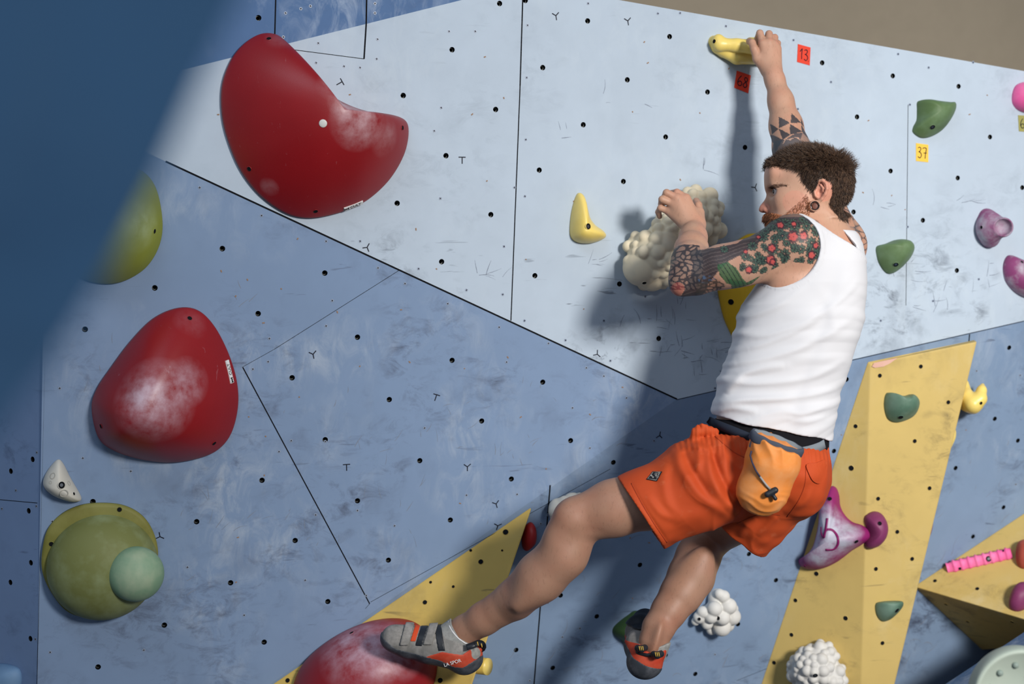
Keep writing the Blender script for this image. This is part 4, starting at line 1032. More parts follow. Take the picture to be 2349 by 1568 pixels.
for P_ in ([(1642,608),(1665,602),(1684,615),(1700,640),(1712,650),(1690,656),(1665,650),(1648,632)], [(1668,640),(1712,648),(1742,632),(1720,655),(1680,662)]):
    q_ = arm & inpoly(x, y, P_); blend(q_, (50,92,60), .9); blend(q_*(np.sin((x*.9-y*.6)*.7) > .8), (26,36,36), .85)
blend(arm & inpoly(x, y, [(1600,628),(1632,634),(1640,640),(1618,652),(1602,645)])*(vnoise(BV, 150) > .5), (70,98,130), .7)
lf = arm & inpoly(x, y, [(1598,650),(1640,640),(1665,655),(1640,672),(1600,684)]); d1, d2 = voro(x, y*1.5, 12, 2); blend(lf*((d2-d1) < 3.2), (30,38,42), .85); blend(lf, (96,88,80), .3)
# right upper arm linework
x, y = pxy(BV, 4.10); ra = (x > 1898) & (y > 470) & (y < 660) & (BV[:, 1] > 4.035) & ~nearhead
ra = ra | ((x > 1925) & (y > 480) & (y < 650)) & ~nearhead
d1, d2 = voro(x+5*np.sin(y*.1), y*1.1, 19, 6); blend(ra*((d2-d1) < 2.4), (44,48,54), .85); blend(ra*np.clip((d1-5)/9, 0, 1), (92,92,94), .65)
# right forearm triangles
x, y = pxy(BV, 4.28); fa = (BV[:, 1] > 4.15) & (y > 255) & (y < 420) & (x > 1750) & (x < 1880)
tri_ = lambda *p: [(1600+a/5.227, 40+b/5.227) for a, b in p]
for P_ in (tri_((865,1275),(945,1355),(885,1410)), tri_((955,1205),(1080,1290),(950,1350)), tri_((1105,1165),(1220,1280),(1085,1290)), tri_((1225,1215),(1270,1330),(1220,1290)),
           tri_((950,1350),(1065,1440),(975,1500)), tri_((1075,1300),(1220,1395),(1065,1440)), tri_((1225,1290),(1310,1480),(1215,1395)), tri_((870,1400),(975,1500),(900,1640))):
    blend(fa & inpoly(x, y, P_), (46,54,62), .92)
q_ = fa & inpoly(x, y, tri_((890,1500),(1000,1500),(1130,1420),(1230,1410),(1340,1500),(1420,1800),(850,1800))); blend(q_, (58,66,74), .88)
blend(fa & inpoly(x, y, tri_((960,1580),(1000,1500),(1160,1470),(1180,1520),(1120,1470),(1060,1510),(1010,1500))), (196,158,136), .8)
blend(fa & inpoly(x, y, tri_((1180,1500),(1220,1410),(1330,1510),(1200,1530))), (186,150,130), .5)
# knuckles slightly red
for q in mcp+mcr: 
    c_ = vv(W(*q[:3])); blend(np.linalg.norm(BV-c_, axis=1) < .014, (206,132,112), .35)
color_attr(bodyo, col)
t = NT('skin', .5, .35); ca = t.n('ShaderNodeVertexColor'); ca.layer_name = 'Col'
hr = t.ramp(t.noise(170, 3, .6, t.coords((1, 1, .35), (0, .6, 0))), .56, .72, 0, .22)
sk = t.mix(hr, ca.outputs[0], (.10, .055, .035)); sk = t.mix(t.ramp(t.noise(9, 3), .4, .7, 0, .25), sk, tuple(lin((214,140,118))), 'MULTIPLY')
t.b.inputs['Subsurface Weight'].default_value = .08; t.b.inputs['Subsurface Radius'].default_value = (.012, .005, .003)
M['skin'] = t.out(sk, t.noise(420, 3), .18, .0008); me.materials.append(M['skin'])
tag(bodyo, 'climber seen from behind in white tank top and orange shorts, hanging on the wall', 'person')
_t = NT('dark_brown_hair', .45, .4); M['hair'] = _t.out(_t.mix(_t.ramp(_t.noise(120, 3), .35, .7), lin((46,34,28)), lin((104,80,62)))); M['hair2'] = plain('reddish_beard_hair', (156, 100, 68), .5, .3)
# hair strands
def strands(name, region, n, mat, lenf, dirf, r0=.0005, zone=(0, 9), seed=1, off=.0):
    rs = np.random.default_rng(seed); nrm = np.empty(nv*3, dtype=np.float32); me.vertices.foreach_get('normal', nrm); nrm = nrm.reshape(-1, 3)
    x, y = pxy(BV, YH); ids = np.nonzero(nearhead & region(x, y) & (BV[:, 1] > zone[0]) & (BV[:, 1] < zone[1]))[0]; ids = rs.choice(ids, n)
    P = BV[ids]+rs.normal(0, .0013, (n, 3)).astype(np.float32); N = nrm[ids]; px_, py_ = pxy(P, YH)
    D = dirf(px_, py_, N, rs); D /= np.linalg.norm(D, axis=1)[:, None]; L = lenf(px_, py_, rs)[:, None]
    G = np.array([0, 0, -.25]); p0 = P-N*.001; p1 = p0+(N*.45+D*.55)*L*.5; p2 = p1+(D+G*.3+N*.05)*L*.5
    s = np.cross(D, N+.01); s /= np.linalg.norm(s, axis=1)[:, None]+1e-6; b = np.cross(D, s)
    Vs, Q = [], []
    for p, r in ((p0, r0), (p1, r0*.85), (p2, r0*.25)):
        for k in range(3): Vs.append(p+(s*math.cos(k*2.094)+b*math.sin(k*2.094))*r)
    Vs = np.stack(Vs, 1).reshape(-1, 3); base = np.arange(n)*9
    for j in (0, 1):
        for k in range(3):
            k2 = (k+1) % 3; Q.append(np.stack([base+j*3+k, base+j*3+k2, base+j*3+3+k2, base+j*3+3+k], 1))
    return np_mesh(name, Vs, np.concatenate(Q), mat, bodyo)
crown = (1935, 385)
def hdir(px_, py_, N, rs):
    d = np.zeros((len(px_), 3)); dx = px_-crown[0]; dy = py_-crown[1]
    top = np.clip((400-py_)/45, 0, 1); d[:, 0] = np.where(dx < 0, -1.0*top-.25*(1-top), .5); d[:, 2] = -(1-top)*1.1+.25*top-np.clip(dx/20, 0, 1)*.8
    d += N*(.75*top+.10)[:, None]; d[:, 0] += np.clip((1810-px_)/30, 0, 1)*.5
    return d+rs.normal(0, .30, d.shape)
def hlen(px_, py_, rs):
    top = np.clip((430-py_)/70, 0, 1); return (.008+.017*top*np.clip((px_-1755)/50, .4, 1)+.004*np.clip((px_-1925)/20, 0, 1))*rs.uniform(.6, 1.35, len(px_))
hreg = lambda x, y: inpoly(x, y, HAIR) & ~((np.hypot((x-1877)/17, (y-445)/29) < 1))
hr_ = strands('hair', hreg, 34000, M['hair'], hlen, hdir, .00055); hr_['label'] = 'short dark brown hair, longer on top'
# unruly tuft at the crown
tf = strands('hair_tuft', lambda x, y: (np.hypot(x-1935, y-372) < 26), 900, M['hair'], lambda a, b, r: r.uniform(.022, .038, len(a)), lambda a, b, N, r: N*.7+np.array([.55, 0, .35])+r.normal(0, .2, N.shape), .00045, seed=3)
bd = strands('beard', lambda x, y: inpoly(x, y, BEARD) & (x < 1852) & ~((np.hypot(x-1752, y-480) < 12)), 3600, M['hair2'], lambda a, b, r: r.uniform(.004, .009, len(a)), lambda a, b, N, r: N*.35+np.array([-.4, 0, -.8])+r.normal(0, .2, N.shape), .0005, seed=4); bd['label'] = 'reddish brown beard and moustache'
ms = strands('moustache', lambda x, y: inpoly(x, y, [(1750,489),(1764,488),(1780,496),(1784,506),(1766,503),(1750,502)]), 1500, M['hair2'], lambda a, b, r: r.uniform(.008, .014, len(a)), lambda a, b, N, r: N*.3+np.array([-.1, -.3, -.9])+r.normal(0, .2, N.shape), .00055, seed=6)
_eb = plain('eyebrow_hair', (84, 58, 44), .6)
for _z, _s in (((3.5, 3.975), 7), ((3.985, 4.5), 8)):
    strands('eyebrow', lambda x, y: inpoly(x, y, [(1762,432),(1768,425),(1788,427),(1800,432),(1788,432),(1772,435)]), 380, _eb, lambda a, b, r: r.uniform(.004, .007, len(a)), lambda a, b, N, r: N*.15+np.array([1, 0, .1])+r.normal(0, .2, N.shape), .0004, zone=_z, seed=_s)
# eye, ear gauge
M['eyew'] = plain('eye_white', (196, 184, 178), .2, .5); M['iris'] = plain('dark_iris', (42, 36, 32), .15, .6)
for s in (1,):
    ec = H(1783.5,441.5,.0325*s); ey = sdf_mesh('eye', [cone(ec, ec+Vector((1e-4,0,0)), .0118, .0118)], ec-Vector((.015,)*3), ec+Vector((.015,)*3), .0012, M['eyew'], bodyo, B=10)
    ic = ec+fwd*.0085+latv*.0035*s; ir = sdf_mesh('iris', [ell(ic, (.0035,.0058,.0058), HR)], ic-Vector((.009,)*3), ic+Vector((.009,)*3), .0008, M['iris'], ey, B=10)
gp = [H(1864+9.2*math.cos(a*.2618), 478+9.2*math.sin(a*.2618), .083) for a in range(25)]
gr_ = tube(gp, .0016, 'ear_gauge', plain('black_gloss_ring', (26, 22, 22), .15, .6), bodyo, 8); gr_['label'] = 'black ring in the stretched ear lobe'
gc = H(1866,479,.078); sdf_mesh('gauge_back', [ell(gc, (.009,.002,.009), HR)], gc-Vector((.012,)*3), gc+Vector((.012,)*3), .001, plain('gauge_inner', (110, 70, 58), .4), gr_, B=8)

# --- tank top
AH = ell(W(1797,563,3.86), (.094,.20,.096), None)[1]; AH2 = ell(W(1992,566,4.25), (.05,.10,.09), None)[1]; NK = cone(W(1868,440,3.96), W(1915,552,3.965), .062, .046)[1]
def ridges(x, y, strokes):
    out = np.zeros(len(x))
    for pts, h, w in strokes:
        best = np.full(len(x), 1e9); C_ = [(q[0], q[1]) for q in catmull([(a, b, 0) for a, b in pts], 4, False)]
        tt = np.zeros(len(x)); n_ = len(C_)-1
        for i in range(n_):
            ax_, ay_ = C_[i]; bx, by = C_[i+1]; dx, dy = bx-ax_, by-ay_; L2 = dx*dx+dy*dy+1e-9
            t_ = np.clip(((x-ax_)*dx+(y-ay_)*dy)/L2, 0, 1); d_ = np.hypot(x-ax_-t_*dx, y-ay_-t_*dy)
            m = d_ < best; best = np.where(m, d_, best); tt = np.where(m, (i+t_)/n_, tt)
        out += h*np.exp(-(best/w)**2)*np.sin(np.clip(tt, .02, .98)*math.pi)**.5
    return out
SF = [([(1700,765),(1760,768),(1850,735),(1935,680),(1970,640)], .0045, 9), ([(1705,730),(1750,715),(1800,690),(1850,650)], .004, 9), ([(1692,830),(1760,820),(1850,790),(1950,735)], .0045, 10),
      ([(1668,905),(1700,862),(1745,845),(1800,838)], .006, 11), ([(1660,880),(1740,880),(1850,868),(1935,830)], .004, 9), ([(1650,925),(1720,915),(1820,912),(1920,895)], .0045, 9),
      ([(1720,800),(1800,770),(1880,730)], .003, 7), ([(1640,950),(1680,935),(1740,945)], .005, 9), ([(1900,955),(1850,965),(1800,960)], .004, 9), ([(1900,930),(1840,950),(1790,940),(1720,960)], .003, 8), ([(1860,640),(1900,700),(1915,780)], .002, 14)]
SO = [([(1632,1022),(1642,1070),(1672,1130),(1722,1185)], -.012, 9), ([(1622,1030),(1625,1080),(1650,1135),(1700,1185)], .010, 12), ([(1555,1030),(1560,1070),(1600,1130),(1680,1188)], .009, 12), ([(1570,1035),(1585,1075),(1625,1140)], -.009, 9),
      ([(1690,1000),(1700,1060),(1690,1130),(1660,1170)], .010, 12), ([(1670,1010),(1676,1060),(1668,1120)], -.010, 10), ([(1600,1010),(1600,1050),(1590,1080)], .007, 9), ([(1448,1108),(1475,1160),(1505,1205),(1532,1244)], -.003, 4),
      ([(1530,1060),(1520,1100),(1530,1150),(1560,1200)], .006, 12), ([(1480,1130),(1510,1170),(1545,1190)], .005, 9), ([(1740,1190),(1720,1215),(1710,1245)], .006, 10), ([(1790,1190),(1770,1210),(1750,1240)], .006, 10), ([(1860,1110),(1840,1150),(1800,1180)], .005, 10), ([(1560,1030),(1600,1022),(1640,1040)], .008, 8)]
def shirt_disp(P):
    x, y = pxy(P, 3.9); a = np.clip((y-600)/140, 0, 1); n1 = vnoise(P*np.array([1, 1, 1.6], dtype=np.float32), 8); n2 = vnoise(P, 17)
    n3 = vnoise(P, 5)
    s1 = np.sin((y+.42*(x-1700)-.0011*(x-1700)**2+120*n3)/58*2*math.pi); s2 = np.sin((y+.16*(x-1700)+130*n3+25*n1)/46*2*math.pi); s3 = np.sin((y+.75*(x-1700)+60*n1)/70*2*math.pi)
    w = np.clip((y-800)/150, 0, 1); side = np.clip((1770-x)/80, 0, 1)*a; up = np.clip((740-y)/60, 0, 1)*a
    d = .0016*a*np.maximum(s1, -.2)*np.clip(n1*2.2-.7, 0, 1)+.0016*w*np.maximum(s2, -.3)*np.clip(n3*2.2-.5, 0, 1)+(n1-.4)*.006*a+.0015*side*np.maximum(s2, 0)+.0018*up*np.maximum(s3, 0)*n1
    d = d+ridges(x, y, SF)*a
    ah = AH(P); rim = (np.minimum(np.abs(ah-.007), 9) < .006) | (np.abs(neckd(P)-.007) < .006)
    return d+np.where(rim, .0012, 0)
def neckd(P):
    x, y = pxy(P, 3.97); d = (y-(519+.6*(x-1870)))*3.97/F*.86
    return np.maximum(d, P[:, 1]-4.05)
def neckcut(P): return -np.minimum(-neckline(P), 9)
def neckline(P):
    x, y = pxy(P, 3.97); d = (y-(519+.6*(x-1870)))*3.97/F*.86
    s_ = np.where(y < 528, -.05, (x-np.interp(y, [528,545,569], [1924,1938,1957]))*3.97/F)
    return np.maximum(d, s_)
hemn = Vector((-.21, 0, -.978))
shirt = [sweep(.005), ellpx((1880,600,3.925), (.05,.03,.07), pd(.3,1), .03), cone(W(1890,535,4.0), W(1835,550,3.95), .051, .056, .03), cone(W(1895,535,4.02), W(1930,560,4.08), .051, .056, .03), cone(W(1872,475,3.99), W(1892,560,4.0), .06, .068, .03), ellpx((1818,556,3.93), (.073,.075,.085), pd(-1,.25), .03), func(AH, .003, 'sub'), func(AH2, .003, 'sub'), func(neckline, .003, 'sub'), halfspace(W(1765,979,4.0), hemn)]
M['cot'] = NT('white_cotton', .85, .1); M['cot'] = M['cot'].out(tuple(lin((203,203,206))), M['cot'].noise(1300, 2), .25, .0006)
tank = sdf_mesh('tank_top', shirt, W(1600,1040,4.15)+Vector((0,-.33,0)), W(2010,490,4.15)+Vector((0,.0,0)), .003, M['cot'], bodyo, shirt_disp); tank['label'] = 'white ribbed cotton tank top'
# --- black waistband and shorts
und = [sweep(-.002), halfspace(W(1765,960,4.0), (0,0,1)), halfspace(W(1768,1050,4.0), (0,0,-1))]
M['blk'] = plain('black_knit', (24, 24, 28), .9, .1)
uo = sdf_mesh('underwear', und, W(1600,1080,4.15)+Vector((0,-.33,0)), W(1930,930,4.15), .004, M['blk'], bodyo); uo['label'] = 'black waistband showing above the shorts'
hipax = pd(-.90,.41); 
def sh_disp(P):
    x, y = pxy(P, 3.9); n1 = vnoise(P, 11); n2 = vnoise(P, 28)
    ph = ((x-1640)*.80-(y-1000)*.25*(1+.004*(x-1500))+150*n1)/64*math.pi; r = 1-np.abs(np.sin(ph)); w = np.clip((x-1500)/100, 0, 1)*np.clip((1790-x)/60, .25, 1)
    wb = np.clip((1060-(y+.0*x)-(1790-x)*.1)/25, 0, 1); g = np.sin(x*.55)*.0012*wb
    wi = np.clip((x-1470)/60, .15, 1); ph3 = ((x-1560)*.62-(y-1090)+40*n2)/95*math.pi
    return .004*w*(r**1.4-.2)*np.clip(n1*1.8-.25, 0, 1)+.008*(n2-.35)*wi+ridges(x, y, SO)+g
hemc = W(1471,1177,3.96); hemnrm = Vector((-.835, 0, -.55))
outer = [ellpx((1772,1045,4.0), (.139,.128,.085), pd(0,1), .03), ellpx((1815,1085,3.97), (.092,.115,.085), pd(0,1), .04), ellpx((1730,1070,3.97), (.10,.11,.10), pd(-.6,1), .04)]
outer += chain([(1720,1075,3.97,.110),(1600,1115,3.97,.108),(1471,1174,3.97,.100),(1380,1215,3.97,.098)], .03)
outer += chain([(1800,1090,3.99,.105),(1740,1170,4.06,.088),(1700,1230,4.11,.082)], .03)
outer += [ellpx((1850,1125,3.99), (.03,.09,.06), pd(.2,-1), .04)]
inner_ = chain([(1600,1115,3.97,.098),(1471,1174,3.97,.0925),(1380,1215,3.97,.094)], .03)
inner2 = chain([(1750,1170,4.06,.07),(1700,1230,4.11,.074),(1660,1290,4.15,.07)], .03)
cut1 = lambda P: np.maximum((P-vv(hemc))@vv(hemnrm), 0)
def leftcut(P): d = (P-vv(hemc))@vv(hemnrm); return np.where(P[:, 0] < W(1640,0,3.97).x, d, d-.3)
rh = W(1693,1228,4.08); rn = Vector((-.62, .18, -.80)).normalized()
def rightcut(P): d = (P-vv(rh))@vv(rn); return np.where(P[:, 0] > W(1640,0,3.97).x, d, -.1)
def topcut(P):
    x, y = pxy(P, 3.9); yl = np.interp(x, [1620,1720,1800,1900], [975,1013,1030,1022]); return (yl-y)*3.9/F
def interior(P):
    a = np.minimum(np.minimum(*[p[1](P) for p in inner_]), 9); b = np.minimum(*[p[1](P) for p in inner2])
    da = (P-vv(hemc))@vv(hemnrm)+.06; db = (P-vv(rh))@vv(rn)+.05
    return np.minimum(np.maximum(a, -da), np.maximum(b, -db))
shorts = outer+[cone(W(1640,985,3.94), W(1598,990,3.93), .012, .010, .006), cone(W(1598,990,3.93), W(1590,1012,3.94), .011, .012, .006), cone(W(1590,1012,3.94), W(1625,1020,3.93), .010, .013, .006), cone(W(1620,985,3.93), W(1610,970,3.93), .008, .006, .005), cone(W(1590,1030,3.95), W(1650,1030,3.93), .02, .03, .02),
    func(topcut, .004, 'int'), func(leftcut, .001, 'int'), func(rightcut, .001, 'int'), func(interior, .001, 'sub')]
ms_ = NT('orange_nylon', .7, .2); cc = ms_.mix(ms_.ramp(ms_.noise(5, 4), .35, .7), lin((188,76,34)), lin((174,66,30))); cc = ms_.mix(ms_.ramp(ms_.noise(30, 5), .6, .8, 0, .25), cc, lin((206,130,92)))
M['org'] = ms_.out(cc, ms_.noise(900, 2), .15, .0004)
so = sdf_mesh('shorts', shorts, W(1400,1290,3.97)+Vector((0,-.18,0)), W(1930,940,3.97)+Vector((0,.26,0)), .003, M['org'], bodyo, sh_disp); so['label'] = 'orange climbing shorts'
def patch(ob, pts, off, name, mat, parent, n=4, rings=5, th=.0):
    P = [(q[0], q[1]) for q in catmull([(a, b, 0) for a, b in pts], n)] if n > 1 else pts
    cx = sum(p[0] for p in P)/len(P); cy = sum(p[1] for p in P)/len(P); V, Fc = [], []; N = len(P); last = None
    for r in range(rings+1):
        s = 1-r/(rings+.5)
        for p in P:
            h = hit(ob, cx+(p[0]-cx)*s, cy+(p[1]-cy)*s) if bvh is None else bvh(cx+(p[0]-cx)*s, cy+(p[1]-cy)*s)
            if h: last = h
            V.append(last[0]+last[1]*off)
    b0 = len(V); 
    for k in range(N): V.append(V[k]+Vector((0, off*1.2, 0)))
    for r in range(rings):
        for k in range(N): k2 = (k+1) % N; Fc.append((r*N+k, r*N+k2, (r+1)*N+k2, (r+1)*N+k))
    Fc.append(tuple(rings*N+k for k in range(N)))
    for k in range(N): k2 = (k+1) % N; Fc.append((k2, k, b0+k, b0+k2))
    return mesh_obj(name, V, Fc, mat, parent, False)
def mkbvh(ob):
    me_ = ob.data; bv = BVHTree.FromPolygons([v.co for v in me_.vertices], [tuple(p.vertices) for p in me_.polygons]); c = Vector((0, 0, CZ))
    def f(px, py):
        d = (W(px, py, 1)-c).normalized(); l, n, _, _ = bv.ray_cast(c, d)
        if l is None: return None
        return (l, -n if n.dot(d) > 0 else n)
    return f
bvh = mkbvh(so)
_hit = hit
def hit(ob, px, py): return bvh(px, py) if bvh else _hit(ob, px, py)
M['patchd'] = plain('black_patch', (26, 28, 34), .7); M['thread'] = plain('pale_thread', (190, 188, 182), .7)
lp = patch(so, [(1483,1100),(1498,1082),(1520,1082),(1508,1104)], .0022, 'logo_patch', M['patchd'], so, n=1, rings=2); lp['label'] = 'small black diamond shaped patch'
hp0 = [(1486,1099),(1499,1084),(1516,1083.5),(1506,1102),(1486,1099)]
for a, b in zip(hp0[:-1], hp0[1:]): 
    P = [hit(so, *a), hit(so, *b)]; ribbon([P[0][0]+P[0][1]*.003, P[1][0]+P[1][1]*.003], [P[0][1], P[1][1]], .0007, .0003, 'stitching', M['thread'], lp)
for pts in ([(1505,1092),(1508,1088),(1513,1085),(1511,1090),(1505,1092)], [(1505,1092),(1503,1088),(1507,1086),(1505,1092)], [(1505,1092),(1508,1096),(1512,1094),(1505,1092)]):
    P = []; N2 = []
    for q in catmull([(a, b, 0) for a, b in pts], 4, False):
        h = hit(so, q[0], q[1]); P.append(h[0]+h[1]*.003); N2.append(h[1])
    ribbon(P, N2, .0006, .0003, 'emblem', M['thread'], lp)
h = hit(so, 1499, 1096); text_mesh('lettering', 'prAna', .0062, h[0]+h[1]*.0034, Vector((.6, 0, -.8)), Vector((.8, 0, .6)), M['thread'], lp)
fl_ = patch(so, [(1849,1066),(1870,1062),(1892,1056),(1893,1085),(1887,1102),(1877,1108),(1864,1102),(1854,1086)], .004, 'pocket_flap', M['org'], so, n=3)
M['seam'] = plain('dark_orange_thread', (150, 50, 18), .8)
for pts in ([(1640,1000),(1665,1022),(1690,1040),(1712,1050)], [(1848,1068),(1846,1110),(1830,1150),(1805,1185)], [(1448,1108),(1470,1150),(1500,1200),(1530,1244)], [(1690,1200),(1740,1180),(1790,1180)]):
    P = []; N2 = []
    for q in catmull([(a, b, 0) for a, b in pts], 8, False):
        h = hit(so, q[0], q[1])
        if h: P.append(h[0]+h[1]*.0003); N2.append(h[1])
    if len(P) > 2: ribbon(P, N2, .0018, .0004, 'seam_stitching', M['seam'], so)
bvh = None
# --- chalk bag with belt
cb = empty('chalk_bag', W(1750,1160,3.84)); tag(cb, 'orange chalk bag with grey rim hanging from the belt behind the hips', 'chalk bag')
up_ = Vector((.36, -.22, .92)).normalized(); top_c = W(1781,1017,3.815)
side = (Vector((1, 0, 0))-up_*up_.x).normalized(); fr_ = up_.cross(side)
bagp = [cone(W(1780,1018,3.825), W(1772,1060,3.83), .062, .066, .02), cone(W(1772,1060,3.83), W(1752,1128,3.845), .066, .056, .02), ellpx((1750,1118,3.845), (.064,.055,.052), pd(.1,1), .03)]
def bag_disp(P):
    n1 = vnoise(P, 18); n2 = vnoise(P, 45); x, y = pxy(P, 3.83); t_ = np.clip((1075-y)/50, 0, 1); t2 = np.clip((y-1110)/40, 0, 1)
    return (n1-.5)*.008+(1-np.abs(np.sin(x*.11+3*n1)))*.004*t_-.002+(1-np.abs(np.sin((y-.3*x)*.10+9*n1)))*.003*t2*n2
bp_ = Vector(top_c)
bagp += [halfspace(top_c+up_*.002, up_)]
mb = NT('light_orange_nylon', .6, .25); cc = mb.mix(mb.ramp(mb.noise(18, 5), .45, .75, 0, .7), lin((220,134,62)), lin((224,160,106))); M['bag'] = mb.out(cc, mb.noise(800, 2), .15, .0004)
bo = sdf_mesh('bag', bagp, W(1660,1200,3.83)+Vector((0,-.10,0)), W(1880,960,3.83)+Vector((0,.10,0)), .0028, M['bag'], None, bag_disp); adopt(cb, bo)
M['web'] = plain('grey_webbing', (70, 76, 88), .85, .1); M['web2'] = plain('pale_grey_fleece', (118, 126, 132), .95, .05)
K = 48; V, Fc = [], []
for (r, h_) in ((.0665, -.012), (.070, -.008), (.0705, .006), (.068, .012), (.062, .012), (.060, -.03), (.055, -.034), (.0, -.034)):
    V += [top_c+side*(math.cos(2*math.pi*k/K)*r)+fr_*(math.sin(2*math.pi*k/K)*r*.62)+up_*(h_+.0008*math.sin(k*1.3)) for k in range(K)]
for j in range(7):
    for k in range(K): k2 = (k+1) % K; Fc.append((j*K+k, j*K+k2, (j+1)*K+k2, (j+1)*K+k))
rim_ = mesh_obj('rim', V, Fc, [M['web'], M['web2']], None, True); rim_.data.polygons.foreach_set('material_index', [0]*(4*K)+[1]*(3*K)); adopt(cb, rim_)
bvh = mkbvh(bo)
P = [hit(bo, a, b) for a, b in [(1727,1034),(1724,1045),(1728,1060),(1736,1078),(1745,1092)]]; P = [p[0]+p[1]*.004 for p in P if p]
c1_ = tube(P, .0022, 'cord', plain('navy_cord', (46, 50, 72), .7)); adopt(cb, c1_)
P2 = [hit(bo, a, b) for a, b in [(1745,1092),(1752,1102),(1759,1112),(1766,1120)]]; P2 = [p[0]+p[1]*.004 for p in P2 if p]
c2_ = tube(P2, .0026, 'cord', plain('grey_cord', (150, 148, 144), .7)); adopt(cb, c2_)
M['blkp'] = plain('black_plastic', (34, 38, 44), .4)
h = hit(bo, 1768, 1127); q0 = h[0]+h[1]*.009
lk = sdf_mesh('cord_lock', [cone(q0+Vector((-.010,0,-.004)), q0+Vector((.009,0,.006)), .0075, .0075, .002), cone(q0, q0+Vector((.009,0,-.014)), .004, .005, .003), cone(q0+Vector((.004,-.001,.008)), q0+Vector((.0085,-.001,.010)), .004, .004, .002)], q0-Vector((.025,)*3), q0+Vector((.025,)*3), .0013, M['blkp']); adopt(cb, lk)
bvh = None
def belt(p0, w, mat, name='belt'):
    P, Nn = [], []
    for px_, py_ in [(q[0], q[1]) for q in catmull([(a, b, 0) for a, b in p0], 6, False)]:
        z = CZ-(py_-784)/F*3.9; cx = np.interp(z, _lz, _lx); rx = np.interp(z, _lz, _lr)+.006; ry = np.interp(z, _lz, _ld)+.006
        X_ = (px_-1174.5)/F*3.93; u_ = max(-1, min(1, (X_-cx)/rx)); yy = 4.0-ry*(1-abs(u_)**2.3)**(1/2.3)
        P.append(Vector((X_, yy, z))); Nn.append(Vector((u_*.9, -1+abs(u_)**4*.7, 0)))
    o = ribbon(P, Nn, w, .003, name, mat); adopt(cb, o); return o
belt([(1634,968),(1650,976),(1680,988),(1715,1003),(1740,1014)], .022, plain('dark_webbing', (40, 46, 58), .8, .1)); belt([(1826,1035),(1850,1031),(1875,1024),(1888,1018)], .022, M['web2'])

# --- shoes
M['sgrey'] = hold_mat('dusty_grey_leather', (120, 118, 114), (158, 154, 150), .8, .85, 40); M['srub'] = hold_mat('worn_black_rubber', (52, 56, 62), (98, 100, 106), .7, .55, 25)
M['sred'] = hold_mat('orange_red_shoe_fabric', (176, 58, 34), (200, 96, 70), .5, .6, 20); M['sock'] = hold_mat('grey_knit_sock', (150, 150, 146), (126, 126, 124), .8, .9, 120)
M['mesh_'] = plain('orange_mesh', (206, 72, 34), .7)
lo, hi = W(855,1575,4.14)+Vector((0,-.13,0)), W(1135,1400,4.14)+Vector((0,.12,0))
shoe = chain([(900,1463,4.15,.029),(935,1470,4.14,.039),(985,1478,4.135,.044),(1030,1488,4.135,.043),(1062,1500,4.14,.038),(1082,1510,4.145,.028)], .02)+[ellpx((1064,1518,4.14), (.030,.032,.03), pd(0,1), .02), ellpx((905,1462,4.12), (.034,.03,.034), pd(0,1), .02), cone(W(1020,1465,4.14), W(1050,1480,4.14), .036, .042, .02), cone(W(1050,1490,4.14), W(1098,1480,4.14), .03, .012, .02)]
shoe_open = [cone(W(1055,1410,4.13), W(1058,1462,4.14), .06, .040)]
def off(fn, a): return lambda P: fn(P)-a
def shoe_sdf(P): return sdf_eval(shoe, P)
opn = shoe_open[0][1]
upper = [func(shoe_sdf), func(opn, .003, 'sub')]
SH = sdf_mesh('climbing_shoe', upper, lo, hi, .0026, M['sgrey'], bodyo); SH['label'] = 'grey and orange velcro climbing shoe, foot on the red dome'
def line_keep(p, q, below=True, soft=.001):           # keeps the part under the pixel line p-q (at Y 4.1)
    a = W(p[0], p[1], 4.1); b = W(q[0], q[1], 4.1); d = (b-a); n = Vector((-d.z, 0, d.x)).normalized()
    if (n.z > 0) != below: n = -n
    return halfspace(a, n)
SB_ = [func(off(shoe_sdf, .0022)), func(lambda P: (lambda x, y: (np.interp(x, [860,885,910,960,1010,1040,1060,1100], [1440,1468,1488,1500,1512,1528,1530,1508])-y)*4.1/F)(*pxy(P, 4.1)), .001, 'int')]
so_ = sdf_mesh('rubber_sole', SB_, lo-Vector((.01,0,.01)), hi, .0024, M['srub'], SH); so_['label'] = 'dark rubber sole and rand'
tc = sdf_mesh('toe_cap', [func(off(shoe_sdf, .0014)), line_keep((905,1425),(890,1520), True)], lo, hi, .0026, M['srub'], SH) if False else None
hl = [func(off(shoe_sdf, .0016)), func(opn, .003, 'sub'), func(lambda P: (lambda x, y: np.maximum((np.interp(y, [1440,1490,1506,1540], [1085,1010,975,1010])-x), (np.interp(x, [990,1015,1060,1110], [1500,1492,1500,1470])-y))*4.1/F)(*pxy(P, 4.1)), .001, 'int')]
ho_ = sdf_mesh('heel_panel', hl, lo, hi, .0024, M['sred'], SH); ho_['label'] = 'orange-red heel panel'
def band(x0, x1, sl, o_, ylim, name, mat, yt=0):
    f = lambda P: (lambda x, y: np.maximum(np.maximum(x0-(x+sl*(y-1460)), (x+sl*(y-1460))-x1), np.maximum(y-ylim, yt-y))*4.1/F)(*pxy(P, 4.1))
    return sdf_mesh(name, [func(off(shoe_sdf, o_)), func(opn, .003, 'sub'), func(f, .001, 'int')], lo, hi+Vector((0,0,.01)), .0022, mat, SH)
band(922, 942, .25, .0065, 1478, 'strap', M['sgrey']); band(976, 996, .30, .0065, 1475, 'strap', M['sgrey']); band(944, 956, .3, .0018, 1470, 'mesh_panel', M['mesh_']); band(1000, 1016, -.2, .0022, 1490, 'collar', M['blkp'])
band(958, 974, .3, .0014, 1480, 'side_panel', M['blkp'])
